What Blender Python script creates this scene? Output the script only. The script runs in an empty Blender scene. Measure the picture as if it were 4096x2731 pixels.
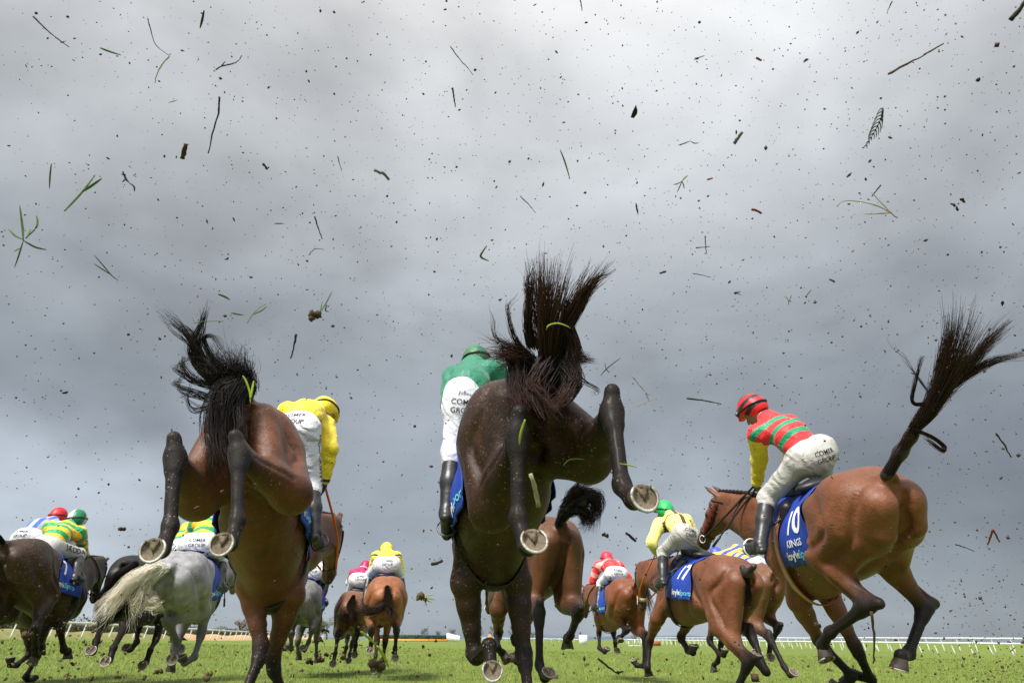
import bpy, bmesh, math, random
import numpy as np
from mathutils import Matrix, Vector
from mathutils.bvhtree import BVHTree

C = bpy.context.scene
COL = C.collection
R = math.radians
rnd = random.Random(7)
rng = np.random.default_rng(7)

# ------------------------------------------------------------------ camera
CAM_H, PITCH, ROLL = 0.60, R(23.55), R(0.25)
cam = bpy.data.cameras.new("camera"); camo = bpy.data.objects.new("camera", cam); COL.objects.link(camo)
cam.sensor_width = 36; cam.lens = 24.0; cam.clip_start = .02; cam.clip_end = 9000
camo.matrix_world = Matrix.Translation((0, 0, CAM_H)) @ Matrix.Rotation(R(90) + PITCH, 4, 'X') @ Matrix.Rotation(ROLL, 4, 'Z')
C.camera = camo
cam.dof.use_dof = True; cam.dof.focus_distance = 4.8; cam.dof.aperture_fstop = 4.0
C.view_settings.view_transform = 'Standard'; C.view_settings.look = 'None'
C.view_settings.exposure = 0.75; C.view_settings.gamma = 1.0
C.render.resolution_x, C.render.resolution_y = 1024, 682

# ------------------------------------------------------------------ node helper
class NT:
    def __init__(s, tree): s.t = tree; s.n = tree.nodes; s.l = tree.links
    def add(s, typ, ins=None, **kw):
        nd = s.n.new(typ)
        for k, v in kw.items(): setattr(nd, k, v)
        for k, v in (ins or {}).items():
            if isinstance(v, bpy.types.NodeSocket): s.l.new(v, nd.inputs[k])
            else: nd.inputs[k].default_value = v
        return nd
    def math(s, op, a, b=None, c=None, clamp=False):
        nd = s.n.new('ShaderNodeMath'); nd.operation = op; nd.use_clamp = clamp
        for i, v in enumerate((a, b, c)):
            if v is None: continue
            if isinstance(v, bpy.types.NodeSocket): s.l.new(v, nd.inputs[i])
            else: nd.inputs[i].default_value = v
        return nd.outputs[0]
    def mix(s, f, a, b, blend='MIX'):
        nd = s.n.new('ShaderNodeMix'); nd.data_type = 'RGBA'; nd.blend_type = blend
        for k, v in ((0, f), (6, a), (7, b)):
            if isinstance(v, bpy.types.NodeSocket): s.l.new(v, nd.inputs[k])
            else: nd.inputs[k].default_value = (v if k == 0 else (*v[:3], 1))
        return nd.outputs[2]
    def ramp(s, f, stops, interp='LINEAR'):
        nd = s.n.new('ShaderNodeValToRGB'); cr = nd.color_ramp; cr.interpolation = interp
        while len(cr.elements) > 1: cr.elements.remove(cr.elements[-1])
        for i, (p, c) in enumerate(stops):
            e = cr.elements[0] if i == 0 else cr.elements.new(p)
            e.position = p
            e.color = (c, c, c, 1) if isinstance(c, (int, float)) else (*c[:3], 1)
        s.l.new(f, nd.inputs[0]); return nd.outputs[0]
    def noise(s, vec, scale, detail=3, rough=.5, dist=0):
        nd = s.add('ShaderNodeTexNoise', {'Scale': scale, 'Detail': detail, 'Roughness': rough, 'Distortion': dist})
        if vec is not None: s.l.new(vec, nd.inputs['Vector'])
        return nd.outputs['Fac']
    def attr(s, name): return s.add('ShaderNodeAttribute', attribute_name=name).outputs['Fac']

# ------------------------------------------------------------------ sky and sun
SUN_EL, SUN_AZ = R(54), R(215)          # behind the camera, a little left (azimuth clockwise from +y)
w = bpy.data.worlds.new("World"); C.world = w; w.use_nodes = True
T = NT(w.node_tree); T.n.clear()
tc = T.add('ShaderNodeTexCoord').outputs['Generated']
sep = T.add('ShaderNodeSeparateXYZ', {0: tc})
dx, dy, dz = sep.outputs
zc = T.math('ADD', T.math('MAXIMUM', dz, 0.0), .34)
uv = T.add('ShaderNodeCombineXYZ', {0: T.math('DIVIDE', dx, zc), 1: T.math('DIVIDE', dy, zc), 2: 0.0}).outputs[0]
dv = T.add('ShaderNodeMapping', {'Vector': tc, 'Scale': (1.0, 1.0, 1.9), 'Location': (3.1, .4, 1.7)}).outputs[0]
big = T.noise(dv, 2.1, 4, .5, .5)
fine = T.noise(dv, 5.0, 6, .5, .5)
wisp = T.noise(uv, 8, 5, .5, .3)
elev = T.ramp(dz, [(0, .27), (.025, .29), (.06, .27), (.12, .235), (.24, .25), (.36, .275), (.50, .315), (.66, .40), (.8, .50), (1, .60)])
dot = T.add('ShaderNodeVectorMath', {0: tc, 1: (.217, .639, .738)}, operation='DOT_PRODUCT').outputs['Value']
lobe = T.math('POWER', T.math('MAXIMUM', dot, 0.0), 26)
def blob(d, pw):
    q = T.add('ShaderNodeVectorMath', {0: wv, 1: d}, operation='DOT_PRODUCT').outputs['Value']
    return T.math('POWER', T.math('MAXIMUM', q, 0.0), pw)
wn = T.add('ShaderNodeTexNoise', {'Vector': tc, 'Scale': 3.2, 'Detail': 4.0})
wv = T.add('ShaderNodeVectorMath', {0: T.add('ShaderNodeVectorMath', {0: tc, 1: T.add('ShaderNodeVectorMath', {0: T.add('ShaderNodeVectorMath', {0: wn.outputs['Color'], 1: (.5, .5, .5)}, operation='SUBTRACT').outputs[0], 1: (.62, .62, .62)}, operation='MULTIPLY').outputs[0]}, operation='ADD').outputs[0]}, operation='NORMALIZE').outputs[0]
cl = T.math('ADD', T.math('MULTIPLY', T.math('SUBTRACT', big, .5), 1.15), T.math('MULTIPLY', T.math('SUBTRACT', fine, .5), .5))
cl = T.math('ADD', cl, T.math('MULTIPLY', T.math('SUBTRACT', wisp, .5), .16))
lum = T.math('MULTIPLY', elev, T.math('ADD', 1.0, cl))
lum = T.math('ADD', lum, T.math('MULTIPLY', lobe, .13))
for d_, pw_, k_ in (((-.480, .776, .409), 60, -.34), ((-.266, .867, .422), 90, -.20), ((.555, .812, .180), 26, -.40), ((-.562, .807, .180), 55, .42), ((.157, .985, .068), 120, .40), ((-.366, .728, .580), 40, .10), ((.385, .771, .507), 40, -.06)):
    lum = T.math('MULTIPLY', lum, T.math('ADD', 1.0, T.math('MULTIPLY', blob(d_, pw_), k_)))
back = T.math('MULTIPLY', T.math('MULTIPLY', T.math('MAXIMUM', T.math('MULTIPLY', dy, -1.0), 0.0), T.ramp(dz, [(.10, .0), (.60, 1)])), 2.8)  # brightness added to the unseen sky behind the camera to light the rumps
lum = T.math('MULTIPLY', lum, T.math('ADD', 1.0, back))
tint = T.ramp(dz, [(0, (.88, 1.0, 1.13)), (.25, (.89, .995, 1.12)), (.5, (.935, 1.0, 1.06)), (.8, (1, 1, 1))])
cloudcol = T.mix(1.0, tint, T.add('ShaderNodeCombineXYZ', {0: lum, 1: lum, 2: lum}).outputs[0], 'MULTIPLY')
sky = T.add('ShaderNodeTexSky', sky_type='NISHITA', sun_disc=False, sun_elevation=SUN_EL, sun_rotation=SUN_AZ)
skyc = T.mix(1.0, sky.outputs[0], (.06, .06, .06), 'MULTIPLY')
fin = T.mix(.93, skyc, cloudcol)
bg = T.add('ShaderNodeBackground', {'Color': fin, 'Strength': 1.0})
wo = T.add('ShaderNodeOutputWorld'); T.l.new(bg.outputs[0], wo.inputs[0])

sl = bpy.data.lights.new("sun", 'SUN'); sl.energy = 3.6; sl.angle = R(13); sl.color = (1, .965, .91)
so = bpy.data.objects.new("sun", sl); COL.objects.link(so)
sd = Vector((math.sin(SUN_AZ) * math.cos(SUN_EL), math.cos(SUN_AZ) * math.cos(SUN_EL), math.sin(SUN_EL)))
so.rotation_euler = (-sd).to_track_quat('-Z', 'Y').to_euler()
so.location = (0, -5, 12)

# ------------------------------------------------------------------ mesh helpers
def mkmesh(name, V, faces, mats=(), attrs=None, smooth=True, midx=None):
    """faces: list of int arrays (n,3) or (n,4)"""
    V = np.asarray(V, np.float32)
    me = bpy.data.meshes.new(name)
    faces = [np.asarray(f, np.int32) for f in faces if len(f)]
    nl = sum(f.size for f in faces); nf = sum(len(f) for f in faces)
    me.vertices.add(len(V)); me.vertices.foreach_set('co', V.ravel())
    me.loops.add(nl); me.loops.foreach_set('vertex_index', np.concatenate([f.ravel() for f in faces]))
    me.polygons.add(nf)
    tot = np.concatenate([np.full(len(f), f.shape[1], np.int32) for f in faces])
    st = np.concatenate([[0], np.cumsum(tot)[:-1]]).astype(np.int32)
    me.polygons.foreach_set('loop_start', st)
    me.polygons.foreach_set('loop_total', tot)
    for m in (mats if isinstance(mats, (list, tuple)) else [mats]): me.materials.append(m)
    if midx is not None: me.polygons.foreach_set('material_index', np.asarray(midx, np.int32))
    for k, a in (attrs or {}).items():
        at = me.attributes.new(k, 'FLOAT', 'POINT'); at.data.foreach_set('value', np.asarray(a, np.float32))
    me.update(calc_edges=True); me.validate()
    if smooth: me.polygons.foreach_set('use_smooth', np.ones(len(me.polygons), bool))
    return me

def link(name, me, parent=None, loc=None):
    o = bpy.data.objects.new(name, me); COL.objects.link(o)
    if parent is not None: o.parent = parent
    if loc is not None: o.location = loc
    return o
def thing(name, label, cat, loc=(0, 0, 0), group=None):
    o = bpy.data.objects.new(name, None); COL.objects.link(o); o.location = loc
    o.empty_display_size = .2
    o['label'] = label; o['category'] = cat
    if group: o['group'] = group
    return o
def tag(o, label=None, cat=None, group=None, kind=None):
    if label: o['label'] = label
    if cat: o['category'] = cat
    if group: o['group'] = group
    if kind: o['kind'] = kind
    return o

def catmull(P, n):
    P = np.asarray(P, float)
    if len(P) == 2: return P[0] + (P[1] - P[0]) * np.linspace(0, 1, n)[:, None]
    Q = np.vstack([2 * P[0] - P[1], P, 2 * P[-1] - P[-2]])
    t = np.linspace(0, len(P) - 1 - 1e-6, n); i = t.astype(int); f = (t - i)[:, None]
    p0, p1, p2, p3 = Q[i], Q[i + 1], Q[i + 2], Q[i + 3]
    return .5 * ((2 * p1) + (-p0 + p2) * f + (2 * p0 - 5 * p1 + 4 * p2 - p3) * f * f + (-p0 + 3 * p1 - 3 * p2 + p3) * f ** 3)

def tubes(paths, radii, sides=3, caps=False):
    """paths (n,m,3), radii (n,m) -> V,F (all tubes in one mesh)"""
    paths = np.asarray(paths, float); n, m, _ = paths.shape
    d = np.gradient(paths, axis=1); d /= np.linalg.norm(d, axis=2, keepdims=True) + 1e-9
    ref = np.where(np.abs(d[..., 2:3]) > .9, np.array([1., 0, 0]), np.array([0, 0, 1.]))
    a = np.cross(d, ref); a /= np.linalg.norm(a, axis=2, keepdims=True) + 1e-9
    b = np.cross(d, a)
    V = []
    for s in range(sides):
        t = 2 * math.pi * s / sides
        V.append(paths + radii[..., None] * (math.cos(t) * a + math.sin(t) * b))
    V = np.stack(V, 2).reshape(-1, 3)
    base = (np.arange(n)[:, None, None] * m + np.arange(m - 1)[None, :, None]) * sides
    s0 = np.arange(sides)[None, None, :]; s1 = (s0 + 1) % sides
    F = np.stack([base + s0, base + s1, base + sides + s1, base + sides + s0], -1).reshape(-1, 4)
    FF = [F]
    if caps:
        for k in (0, m - 1):
            c = (np.arange(n)[:, None] * m + k) * sides + (np.arange(sides)[None, :])
            if k == 0: c = c[:, ::-1]
            if sides in (3, 4): FF.append(c)
            else:
                FF.append(np.stack([np.repeat(c[:, :1], sides - 2, 1), c[:, 1:-1], c[:, 2:]], -1).reshape(-1, 3))
    return V, FF

def join(parts):
    """parts: list of (V, [F..]) -> V, [F..]"""
    Vs, Fs, o = [], [], 0
    for V, F in parts:
        Vs.append(V); Fs += [np.asarray(f) + o for f in F]; o += len(V)
    return np.vstack(Vs), Fs

def box(c, h, Rm=None):
    s = np.array([[-1, -1, -1], [1, -1, -1], [1, 1, -1], [-1, 1, -1], [-1, -1, 1], [1, -1, 1], [1, 1, 1], [-1, 1, 1]], float) * np.asarray(h)
    if Rm is not None: s = s @ np.asarray(Rm).T
    F = np.array([[0, 3, 2, 1], [4, 5, 6, 7], [0, 1, 5, 4], [1, 2, 6, 5], [2, 3, 7, 6], [3, 0, 4, 7]])
    return s + np.asarray(c), [F]

# ------------------------------------------------------------------ implicit surfaces
def cap(a, b, ra, rb=None, k=.04, pt=0., flat=None, tagn=None):
    return dict(t='c', a=np.asarray(a, float), b=np.asarray(b, float), ra=ra, rb=ra if rb is None else rb, k=k, pt=pt, flat=flat, tag=tagn)
def ell(c, r, k=.05, Rm=None, pt=0., tagn=None, sub=False):
    return dict(t='e', c=np.asarray(c, float), r=np.asarray(r, float), k=k, Rm=None if Rm is None else np.asarray(Rm, float), pt=pt, tag=tagn, sub=sub)
def pbox(p):
    if p['t'] == 'c':
        r = max(p['ra'], p['rb'])
        return np.minimum(p['a'], p['b']) - r, np.maximum(p['a'], p['b']) + r
    r = p['r'] if p['Rm'] is None else np.full(3, p['r'].max())
    return p['c'] - r, p['c'] + r
def pdist(p, X, Y, Z):
    if p['t'] == 'c':
        a, b = p['a'], p['b']; ba = b - a; L = max(float(ba @ ba), 1e-9)
        qx, qy, qz = X - a[0], Y - a[1], Z - a[2]
        h = np.clip((qx * ba[0] + qy * ba[1] + qz * ba[2]) / L, 0, 1)
        vx, vy, vz = qx - h * ba[0], qy - h * ba[1], qz - h * ba[2]
        if p['flat'] is not None:
            wv, sc = p['flat']; cm = (vx * wv[0] + vy * wv[1] + vz * wv[2]) * (sc - 1)
            vx, vy, vz = vx + cm * wv[0], vy + cm * wv[1], vz + cm * wv[2]
        return np.sqrt(vx * vx + vy * vy + vz * vz) - (p['ra'] + (p['rb'] - p['ra']) * h)
    c, r = p['c'], p['r']
    x, y, z = X - c[0], Y - c[1], Z - c[2]
    if p['Rm'] is not None:
        M = p['Rm']   # columns = local axes
        x, y, z = (x * M[0, 0] + y * M[1, 0] + z * M[2, 0], x * M[0, 1] + y * M[1, 1] + z * M[2, 1], x * M[0, 2] + y * M[1, 2] + z * M[2, 2])
    k0 = np.sqrt((x / r[0]) ** 2 + (y / r[1]) ** 2 + (z / r[2]) ** 2)
    k1 = np.sqrt((x / r[0] ** 2) ** 2 + (y / r[1] ** 2) ** 2 + (z / r[2] ** 2) ** 2) + 1e-6
    return k0 * (k0 - 1) / k1

CORN = np.array([[0, 0, 0], [1, 0, 0], [0, 1, 0], [1, 1, 0], [0, 0, 1], [1, 0, 1], [0, 1, 1], [1, 1, 1]])
EDG = [(0, 1), (2, 3), (4, 5), (6, 7), (0, 2), (1, 3), (4, 6), (5, 7), (0, 4), (1, 5), (2, 6), (3, 7)]
def nets(prims, vox, infl=0., disp=None, smooth=1):
    lo = np.min([pbox(p)[0] for p in prims if not p.get('sub')], 0) - infl - 4 * vox
    hi = np.max([pbox(p)[1] for p in prims if not p.get('sub')], 0) + infl + 4 * vox
    dims = np.ceil((hi - lo) / vox).astype(int) + 1
    G = np.full(dims, .3, np.float32)
    ax = [(lo[i] + vox * np.arange(dims[i])).astype(np.float32) for i in range(3)]
    for p in prims:
        l, h = pbox(p); m = p['k'] + 3 * vox + infl
        i0 = np.clip(((l - m - lo) / vox).astype(int), 0, dims - 1); i1 = np.clip(np.ceil((h + m - lo) / vox).astype(int) + 1, 1, dims)
        X = ax[0][i0[0]:i1[0], None, None]; Y = ax[1][None, i0[1]:i1[1], None]; Z = ax[2][None, None, i0[2]:i1[2]]
        d = (pdist(p, X, Y, Z) - infl).astype(np.float32)
        S = G[i0[0]:i1[0], i0[1]:i1[1], i0[2]:i1[2]]; k = p['k']
        if p.get('sub'):
            d = -d; hh = np.maximum(k - np.abs(S - d), 0) / k
            S[...] = np.maximum(S, d) + hh * hh * k * .25
        else:
            hh = np.maximum(k - np.abs(S - d), 0) / k
            S[...] = np.minimum(S, d) - hh * hh * k * .25
    if disp is not None:
        G += disp(ax[0][:, None, None], ax[1][None, :, None], ax[2][None, None, :]).astype(np.float32)
    N = G < 0
    nx, ny, nz = dims
    cnt = np.zeros((nx - 1, ny - 1, nz - 1), np.int8)
    for c in CORN: cnt += N[c[0]:nx - 1 + c[0], c[1]:ny - 1 + c[1], c[2]:nz - 1 + c[2]]
    I, J, K = np.nonzero((cnt > 0) & (cnt < 8))
    val = np.stack([G[I + c[0], J + c[1], K + c[2]] for c in CORN], 1)
    acc = np.zeros((len(I), 3)); n = np.zeros(len(I))
    for a, b in EDG:
        va, vb = val[:, a], val[:, b]; m = (va < 0) != (vb < 0)
        t = np.where(m, va / np.where(m, va - vb, 1), 0)
        pnt = CORN[a] + (CORN[b] - CORN[a]) * t[:, None]
        acc += pnt * m[:, None]; n += m
    V = lo + vox * (np.stack([I, J, K], 1) + acc / n[:, None])
    idx = np.full((nx - 1, ny - 1, nz - 1), -1, np.int32); idx[I, J, K] = np.arange(len(I))
    Q = []
    for axn in range(3):
        sl0 = [slice(1, -1)] * 3; sl1 = [slice(1, -1)] * 3
        sl0[axn] = slice(0, -1); sl1[axn] = slice(1, None)
        A, B = N[tuple(sl0)], N[tuple(sl1)]
        for flip, msk in ((False, A & ~B), (True, ~A & B)):
            ii = np.array(np.nonzero(msk)).T
            if not len(ii): continue
            off = np.ones(3, int); off[axn] = 0; ii = ii + off
            u, v = (axn + 1) % 3, (axn + 2) % 3
            eu = np.zeros(3, int); eu[u] = 1; ev = np.zeros(3, int); ev[v] = 1
            q = np.stack([idx[tuple((ii - eu - ev).T)], idx[tuple((ii - ev).T)], idx[tuple(ii.T)], idx[tuple((ii - eu).T)]], 1)
            Q.append(q[:, ::-1] if flip else q)
    Q = np.vstack(Q); Q = Q[(Q >= 0).all(1)]
    for _ in range(smooth):
        E = np.vstack([Q[:, [0, 1]], Q[:, [1, 2]], Q[:, [2, 3]], Q[:, [3, 0]]])
        s = np.zeros_like(V); c = np.zeros(len(V))
        for k in range(3): s[:, k] = np.bincount(E[:, 0], V[E[:, 1], k], len(V)) + np.bincount(E[:, 1], V[E[:, 0], k], len(V))
        c = np.bincount(E[:, 0], minlength=len(V)) + np.bincount(E[:, 1], minlength=len(V))
        V = .5 * V + .5 * s / np.maximum(c, 1)[:, None]
    return V, Q
def blend_attr(prims, V, key='pt', sharp=.02):
    ws = np.zeros(len(V)); vs = np.zeros(len(V)); best = np.full(len(V), 9.)
    D = [pdist(p, V[:, 0], V[:, 1], V[:, 2]) for p in prims if not p.get('sub')]
    P = [p for p in prims if not p.get('sub')]
    for d in D: best = np.minimum(best, d)
    for p, d in zip(P, D):
        wgt = np.exp(-np.clip(d - best, 0, 1) / sharp); ws += wgt; vs += wgt * p[key]
    return vs / ws
def nearest_tag(prims, V):
    P = [p for p in prims if not p.get('sub')]
    D = np.array([pdist(p, V[:, 0], V[:, 1], V[:, 2]) for p in P])
    return np.array([p['tag'] or '' for p in P])[D.argmin(0)]

def unit(v): v = np.asarray(v, float); return v / (np.linalg.norm(v) + 1e-9)
def bvh_of(V, Q): return BVHTree.FromPolygons([tuple(v) for v in V], [tuple(int(i) for i in q) for q in Q])

# ------------------------------------------------------------------ lettering
_glyph = {}
def text_mesh(s, bold=.012, shear=0., seg=.02):
    key = (s, bold, shear)
    if key in _glyph: return _glyph[key]
    cu = bpy.data.curves.new("t", 'FONT'); cu.body = s; cu.size = 1; cu.offset = bold; cu.shear = shear
    cu.align_x = 'CENTER'; cu.align_y = 'CENTER'; cu.resolution_u = 3; cu.fill_mode = 'FRONT'
    o = bpy.data.objects.new("t", cu); COL.objects.link(o)
    dg = bpy.context.evaluated_depsgraph_get(); dg.update()
    me = bpy.data.meshes.new_from_object(o.evaluated_get(dg))
    bpy.data.objects.remove(o); bpy.data.curves.remove(cu)
    bm = bmesh.new(); bm.from_mesh(me); bpy.data.meshes.remove(me)
    bmesh.ops.triangulate(bm, faces=bm.faces[:])
    for _ in range(3):
        es = [e for e in bm.edges if e.calc_length() > .12]
        if not es: break
        bmesh.ops.subdivide_edges(bm, edges=es, cuts=1)
        bmesh.ops.triangulate(bm, faces=bm.faces[:])
    bm.verts.ensure_lookup_table()
    V = np.array([v.co[:2] for v in bm.verts]); F = np.array([[v.index for v in f.verts] for f in bm.faces])
    bm.free(); _glyph[key] = (V, F); return V, F
def text_on(bvh, s, org, nrm, right, up, size, off=.004, bold=.012, shear=0.):
    """lettering lying on a curved surface: rays along -nrm from a plane above it"""
    V, F = text_mesh(s, bold, shear)
    P = []
    org, nrm, right, up = map(lambda a: np.asarray(a, float), (org, unit(nrm), unit(right), unit(up)))
    last = None
    for x, y in V * size:
        p = org + right * x + up * y + nrm * .25
        h, n, _, _ = bvh.ray_cast(Vector(p), Vector(-nrm), .6)
        if h is None: P.append((org + right * x + up * y if last is None else last)); continue
        q = np.array(h) + nrm * off; last = q; P.append(q)
    return np.array(P), [F]
# ------------------------------------------------------------------ materials
def newmat(name):
    m = bpy.data.materials.new(name); m.use_nodes = True
    t = NT(m.node_tree); t.n.clear()
    out = t.add('ShaderNodeOutputMaterial'); bs = t.add('ShaderNodeBsdfPrincipled'); t.l.new(bs.outputs[0], out.inputs[0])
    return m, t, bs
def setin(t, bs, **kw):
    names = dict(col='Base Color', rough='Roughness', spec='Specular IOR Level', metal='Metallic', coat='Coat Weight', crough='Coat Roughness', sheen='Sheen Weight', nor='Normal', sub='Subsurface Weight', trans='Transmission Weight')
    for k, v in kw.items():
        i = bs.inputs[names[k]]
        if isinstance(v, bpy.types.NodeSocket): t.l.new(v, i)
        elif k == 'col': i.default_value = (*v[:3], 1)
        else: i.default_value = v
def bump(t, h, strength=.2, dist=.01):
    return t.add('ShaderNodeBump', {'Strength': strength, 'Distance': dist, 'Height': h}).outputs[0]
def plain(name, col, rough=.6, spec=.4, metal=0., var=.15, nscale=30, dirt=0., dirtcol=(.06, .045, .03), bmp=.0, bscale=60, coat=0.):
    m, t, bs = newmat(name)
    ob = t.add('ShaderNodeTexCoord').outputs['Object']
    n = t.noise(ob, nscale, 4)
    c = t.mix(n, [x * (1 - var) for x in col], [min(1, x * (1 + var)) for x in col])
    if dirt:
        d = t.noise(ob, 17, 6, .65, .6)
        f = t.ramp(d, [(.60 - dirt * .18, 0), (.68 - dirt * .12, .85)])
        sp = t.noise(ob, 120, 2, .5); f2 = t.ramp(sp, [(.70 - dirt * .05, 0), (.74, .9)])
        c = t.mix(t.math('MAXIMUM', t.math('MULTIPLY', f, dirt), f2), c, dirtcol)
    setin(t, bs, col=c, rough=rough, spec=spec, metal=metal, coat=coat)
    if bmp: setin(t, bs, nor=bump(t, t.noise(ob, bscale, 4, .6), bmp))
    return m
def coatmat(name, base, light, points=(.013, .010, .009), rough=.42, mud=.5, dapple=0., sheen=.04, spec=.34):
    m, t, bs = newmat(name)
    ob = t.add('ShaderNodeTexCoord').outputs['Object']
    n1 = t.noise(ob, 3.2, 4, .55, .3); n2 = t.noise(ob, 16, 5, .6)
    c = t.mix(t.ramp(n1, [(.34, 0), (.66, 1)]), base, light)
    c = t.mix(t.math('MULTIPLY', t.ramp(n2, [(.35, 1), (.6, 0)]), .35), c, [x * .55 for x in base])
    if dapple:
        v = t.add('ShaderNodeTexVoronoi', {'Scale': 13.0, 'Randomness': .9}, feature='SMOOTH_F1'); t.l.new(ob, v.inputs['Vector'])
        c = t.mix(t.math('MULTIPLY', t.ramp(v.outputs['Distance'], [(.22, 0), (.62, 1)]), dapple), c, [x * .42 for x in base])
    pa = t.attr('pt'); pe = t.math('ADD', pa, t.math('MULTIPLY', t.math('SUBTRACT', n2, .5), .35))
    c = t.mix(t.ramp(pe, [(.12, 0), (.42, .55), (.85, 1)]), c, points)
    if mud:
        d = t.noise(ob, 9, 7, .7, .8); n1b = t.noise(ob, 2.6, 3, .6)
        f = t.ramp(d, [(.66 - mud * .13, 0), (.80 - mud * .13, .7)])
        c = t.mix(t.math('MULTIPLY', f, mud), c, (.050, .036, .021))
        for sc_, cc, lim in ((34., (.24, .18, .12), .16), (70., (.36, .28, .20), .22), (19., (.075, .055, .034), .20)):
            v = t.add('ShaderNodeTexVoronoi', {'Scale': sc_}); t.l.new(ob, v.inputs['Vector'])
            rnd_ = t.add('ShaderNodeSeparateColor', {0: v.outputs['Color']}).outputs[0]
            rad_ = t.math('MULTIPLY', t.math('MAXIMUM', t.math('SUBTRACT', rnd_, 1.0 - .62 * min(1, mud + .1)), 0.0), lim * 2.2)
            c = t.mix(t.math('MULTIPLY', t.math('MULTIPLY', t.math('LESS_THAN', v.outputs['Distance'], rad_), .85), t.ramp(n1b, [(.42, .12), (.62, 1)])), c, cc)
    st = t.add('ShaderNodeMapping', {'Vector': ob, 'Scale': (230, 60, 60)}).outputs[0]
    hair = t.noise(st, 1.0, 3, .6)
    rg = t.math('ADD', t.math('ADD', t.math('MULTIPLY', n2, .25), rough - .12), t.math('MULTIPLY', pa, .22))
    n3 = t.noise(ob, 48, 5, .65, .4)
    n0 = t.noise(ob, 6.5, 2, .4, .3)
    sp_ = t.math('MULTIPLY', t.math('SUBTRACT', 1.0, t.math('MULTIPLY', pa, .62)), spec)
    setin(t, bs, col=c, rough=rg, spec=sp_, sheen=sheen, coat=.08, nor=bump(t, t.math('ADD', t.math('ADD', hair, n3), t.math('ADD', t.math('MULTIPLY', n2, 1.0), t.math('MULTIPLY', n0, 2.6))), .34, .014))
    bs.inputs['Sheen Roughness'].default_value = .4; bs.inputs['Coat Roughness'].default_value = .32
    return m
def hairmat(name, col, tip, rough=.42):
    m, t, bs = newmat(name)
    f = t.attr('tp'); ob = t.add('ShaderNodeTexCoord').outputs['Object']
    n = t.noise(ob, 40, 3)
    c = t.mix(f, col, tip); c = t.mix(t.math('MULTIPLY', n, .35), c, [x * .6 for x in col])
    setin(t, bs, col=c, rough=rough + .1, spec=.2); return m
def silkmat(name, base, bands=(), c2=None, sleeve=None, sbands=(), sc2=None, extra=None):
    """racing silks: bands across the body by distance along the back, bands round the sleeve"""
    m, t, bs = newmat(name)
    ob = t.add('ShaderNodeTexCoord').outputs['Object']
    def stripes(attr, b, ca, cb, span):
        st = [(0, ca)]
        for lo, hi in b: st += [(max(lo / span, .001), cb), (hi / span, ca)]
        return t.ramp(t.math('DIVIDE', t.attr(attr), span), st, 'CONSTANT')
    body = stripes('su', bands, base, c2 or base, .7)
    if extra == 'braces':
        sx = t.math('ABSOLUTE', t.attr('sx')); f = t.math('MULTIPLY', t.math('LESS_THAN', sx, .085), t.math('GREATER_THAN', sx, .035))
        body = t.mix(f, body, c2)
    if extra == 'sash':
        sx = t.attr('sx'); f = t.math('LESS_THAN', t.math('ABSOLUTE', sx), .028)
        su = t.attr('su'); f2 = t.math('LESS_THAN', t.math('ABSOLUTE', t.math('SUBTRACT', su, .36)), .028)
        body = t.mix(t.math('MAXIMUM', f, f2), body, c2)
    if extra == 'star':
        sx = t.attr('sx'); su = t.math('SUBTRACT', t.attr('su'), .42)
        a = t.math('ARCTAN2', su, sx); r = t.math('SQRT', t.math('ADD', t.math('MULTIPLY', sx, sx), t.math('MULTIPLY', su, su)))
        rr = t.math('ADD', .045, t.math('MULTIPLY', t.math('COSINE', t.math('MULTIPLY', a, 5.0)), .028))
        body = t.mix(t.math('LESS_THAN', r, rr), body, c2)
    if extra == 'chevron':
        q = t.math('ADD', t.attr('su'), t.math('MULTIPLY', t.math('ABSOLUTE', t.attr('sx')), -.55))
        f = None
        for lv in (.24, .29):
            g = t.math('LESS_THAN', t.math('ABSOLUTE', t.math('SUBTRACT', q, lv)), .011); f = g if f is None else t.math('MAXIMUM', f, g)
        body = t.mix(f, body, c2)
    arm = stripes('am', sbands, sleeve or base, sc2 or c2 or base, .7)
    isarm = t.math('GREATER_THAN', t.attr('am'), .004)
    c = t.mix(isarm, body, arm)
    sp = t.ramp(t.noise(ob, 105, 2), [(.705, 0), (.73, .85)]); c = t.mix(sp, c, (.05, .04, .03))
    n = t.noise(ob, 11, 3, .5, 1.2); n2 = t.noise(ob, 42, 3, .5, .6)
    setin(t, bs, col=c, rough=.48, spec=.35, sheen=.2, nor=bump(t, t.math('ADD', n, t.math('MULTIPLY', n2, .25)), .55, .03))
    return m
def capmat(name, base, c2=None, mode=None):
    m, t, bs = newmat(name)
    ob = t.add('ShaderNodeTexCoord').outputs['Object']; c = base
    if mode == 'hoops':
        f = t.math('FRACT', t.math('MULTIPLY', t.attr('ch'), 13.0)); c = t.mix(t.math('GREATER_THAN', f, .52), base, c2)
    elif mode == 'quarter':
        f = t.math('GREATER_THAN', t.math('MULTIPLY', t.attr('cx'), t.attr('cy')), 0.0); c = t.mix(f, base, c2)
    elif mode == 'top':
        f = t.math('GREATER_THAN', t.attr('ch'), .075); c = t.mix(f, base, c2)
    if c is base: c = t.mix(t.noise(ob, 20, 3), [x * .85 for x in base], base)
    setin(t, bs, col=c, rough=.42, spec=.4, nor=bump(t, t.noise(ob, 30, 4), .35, .02)); return m

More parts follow.
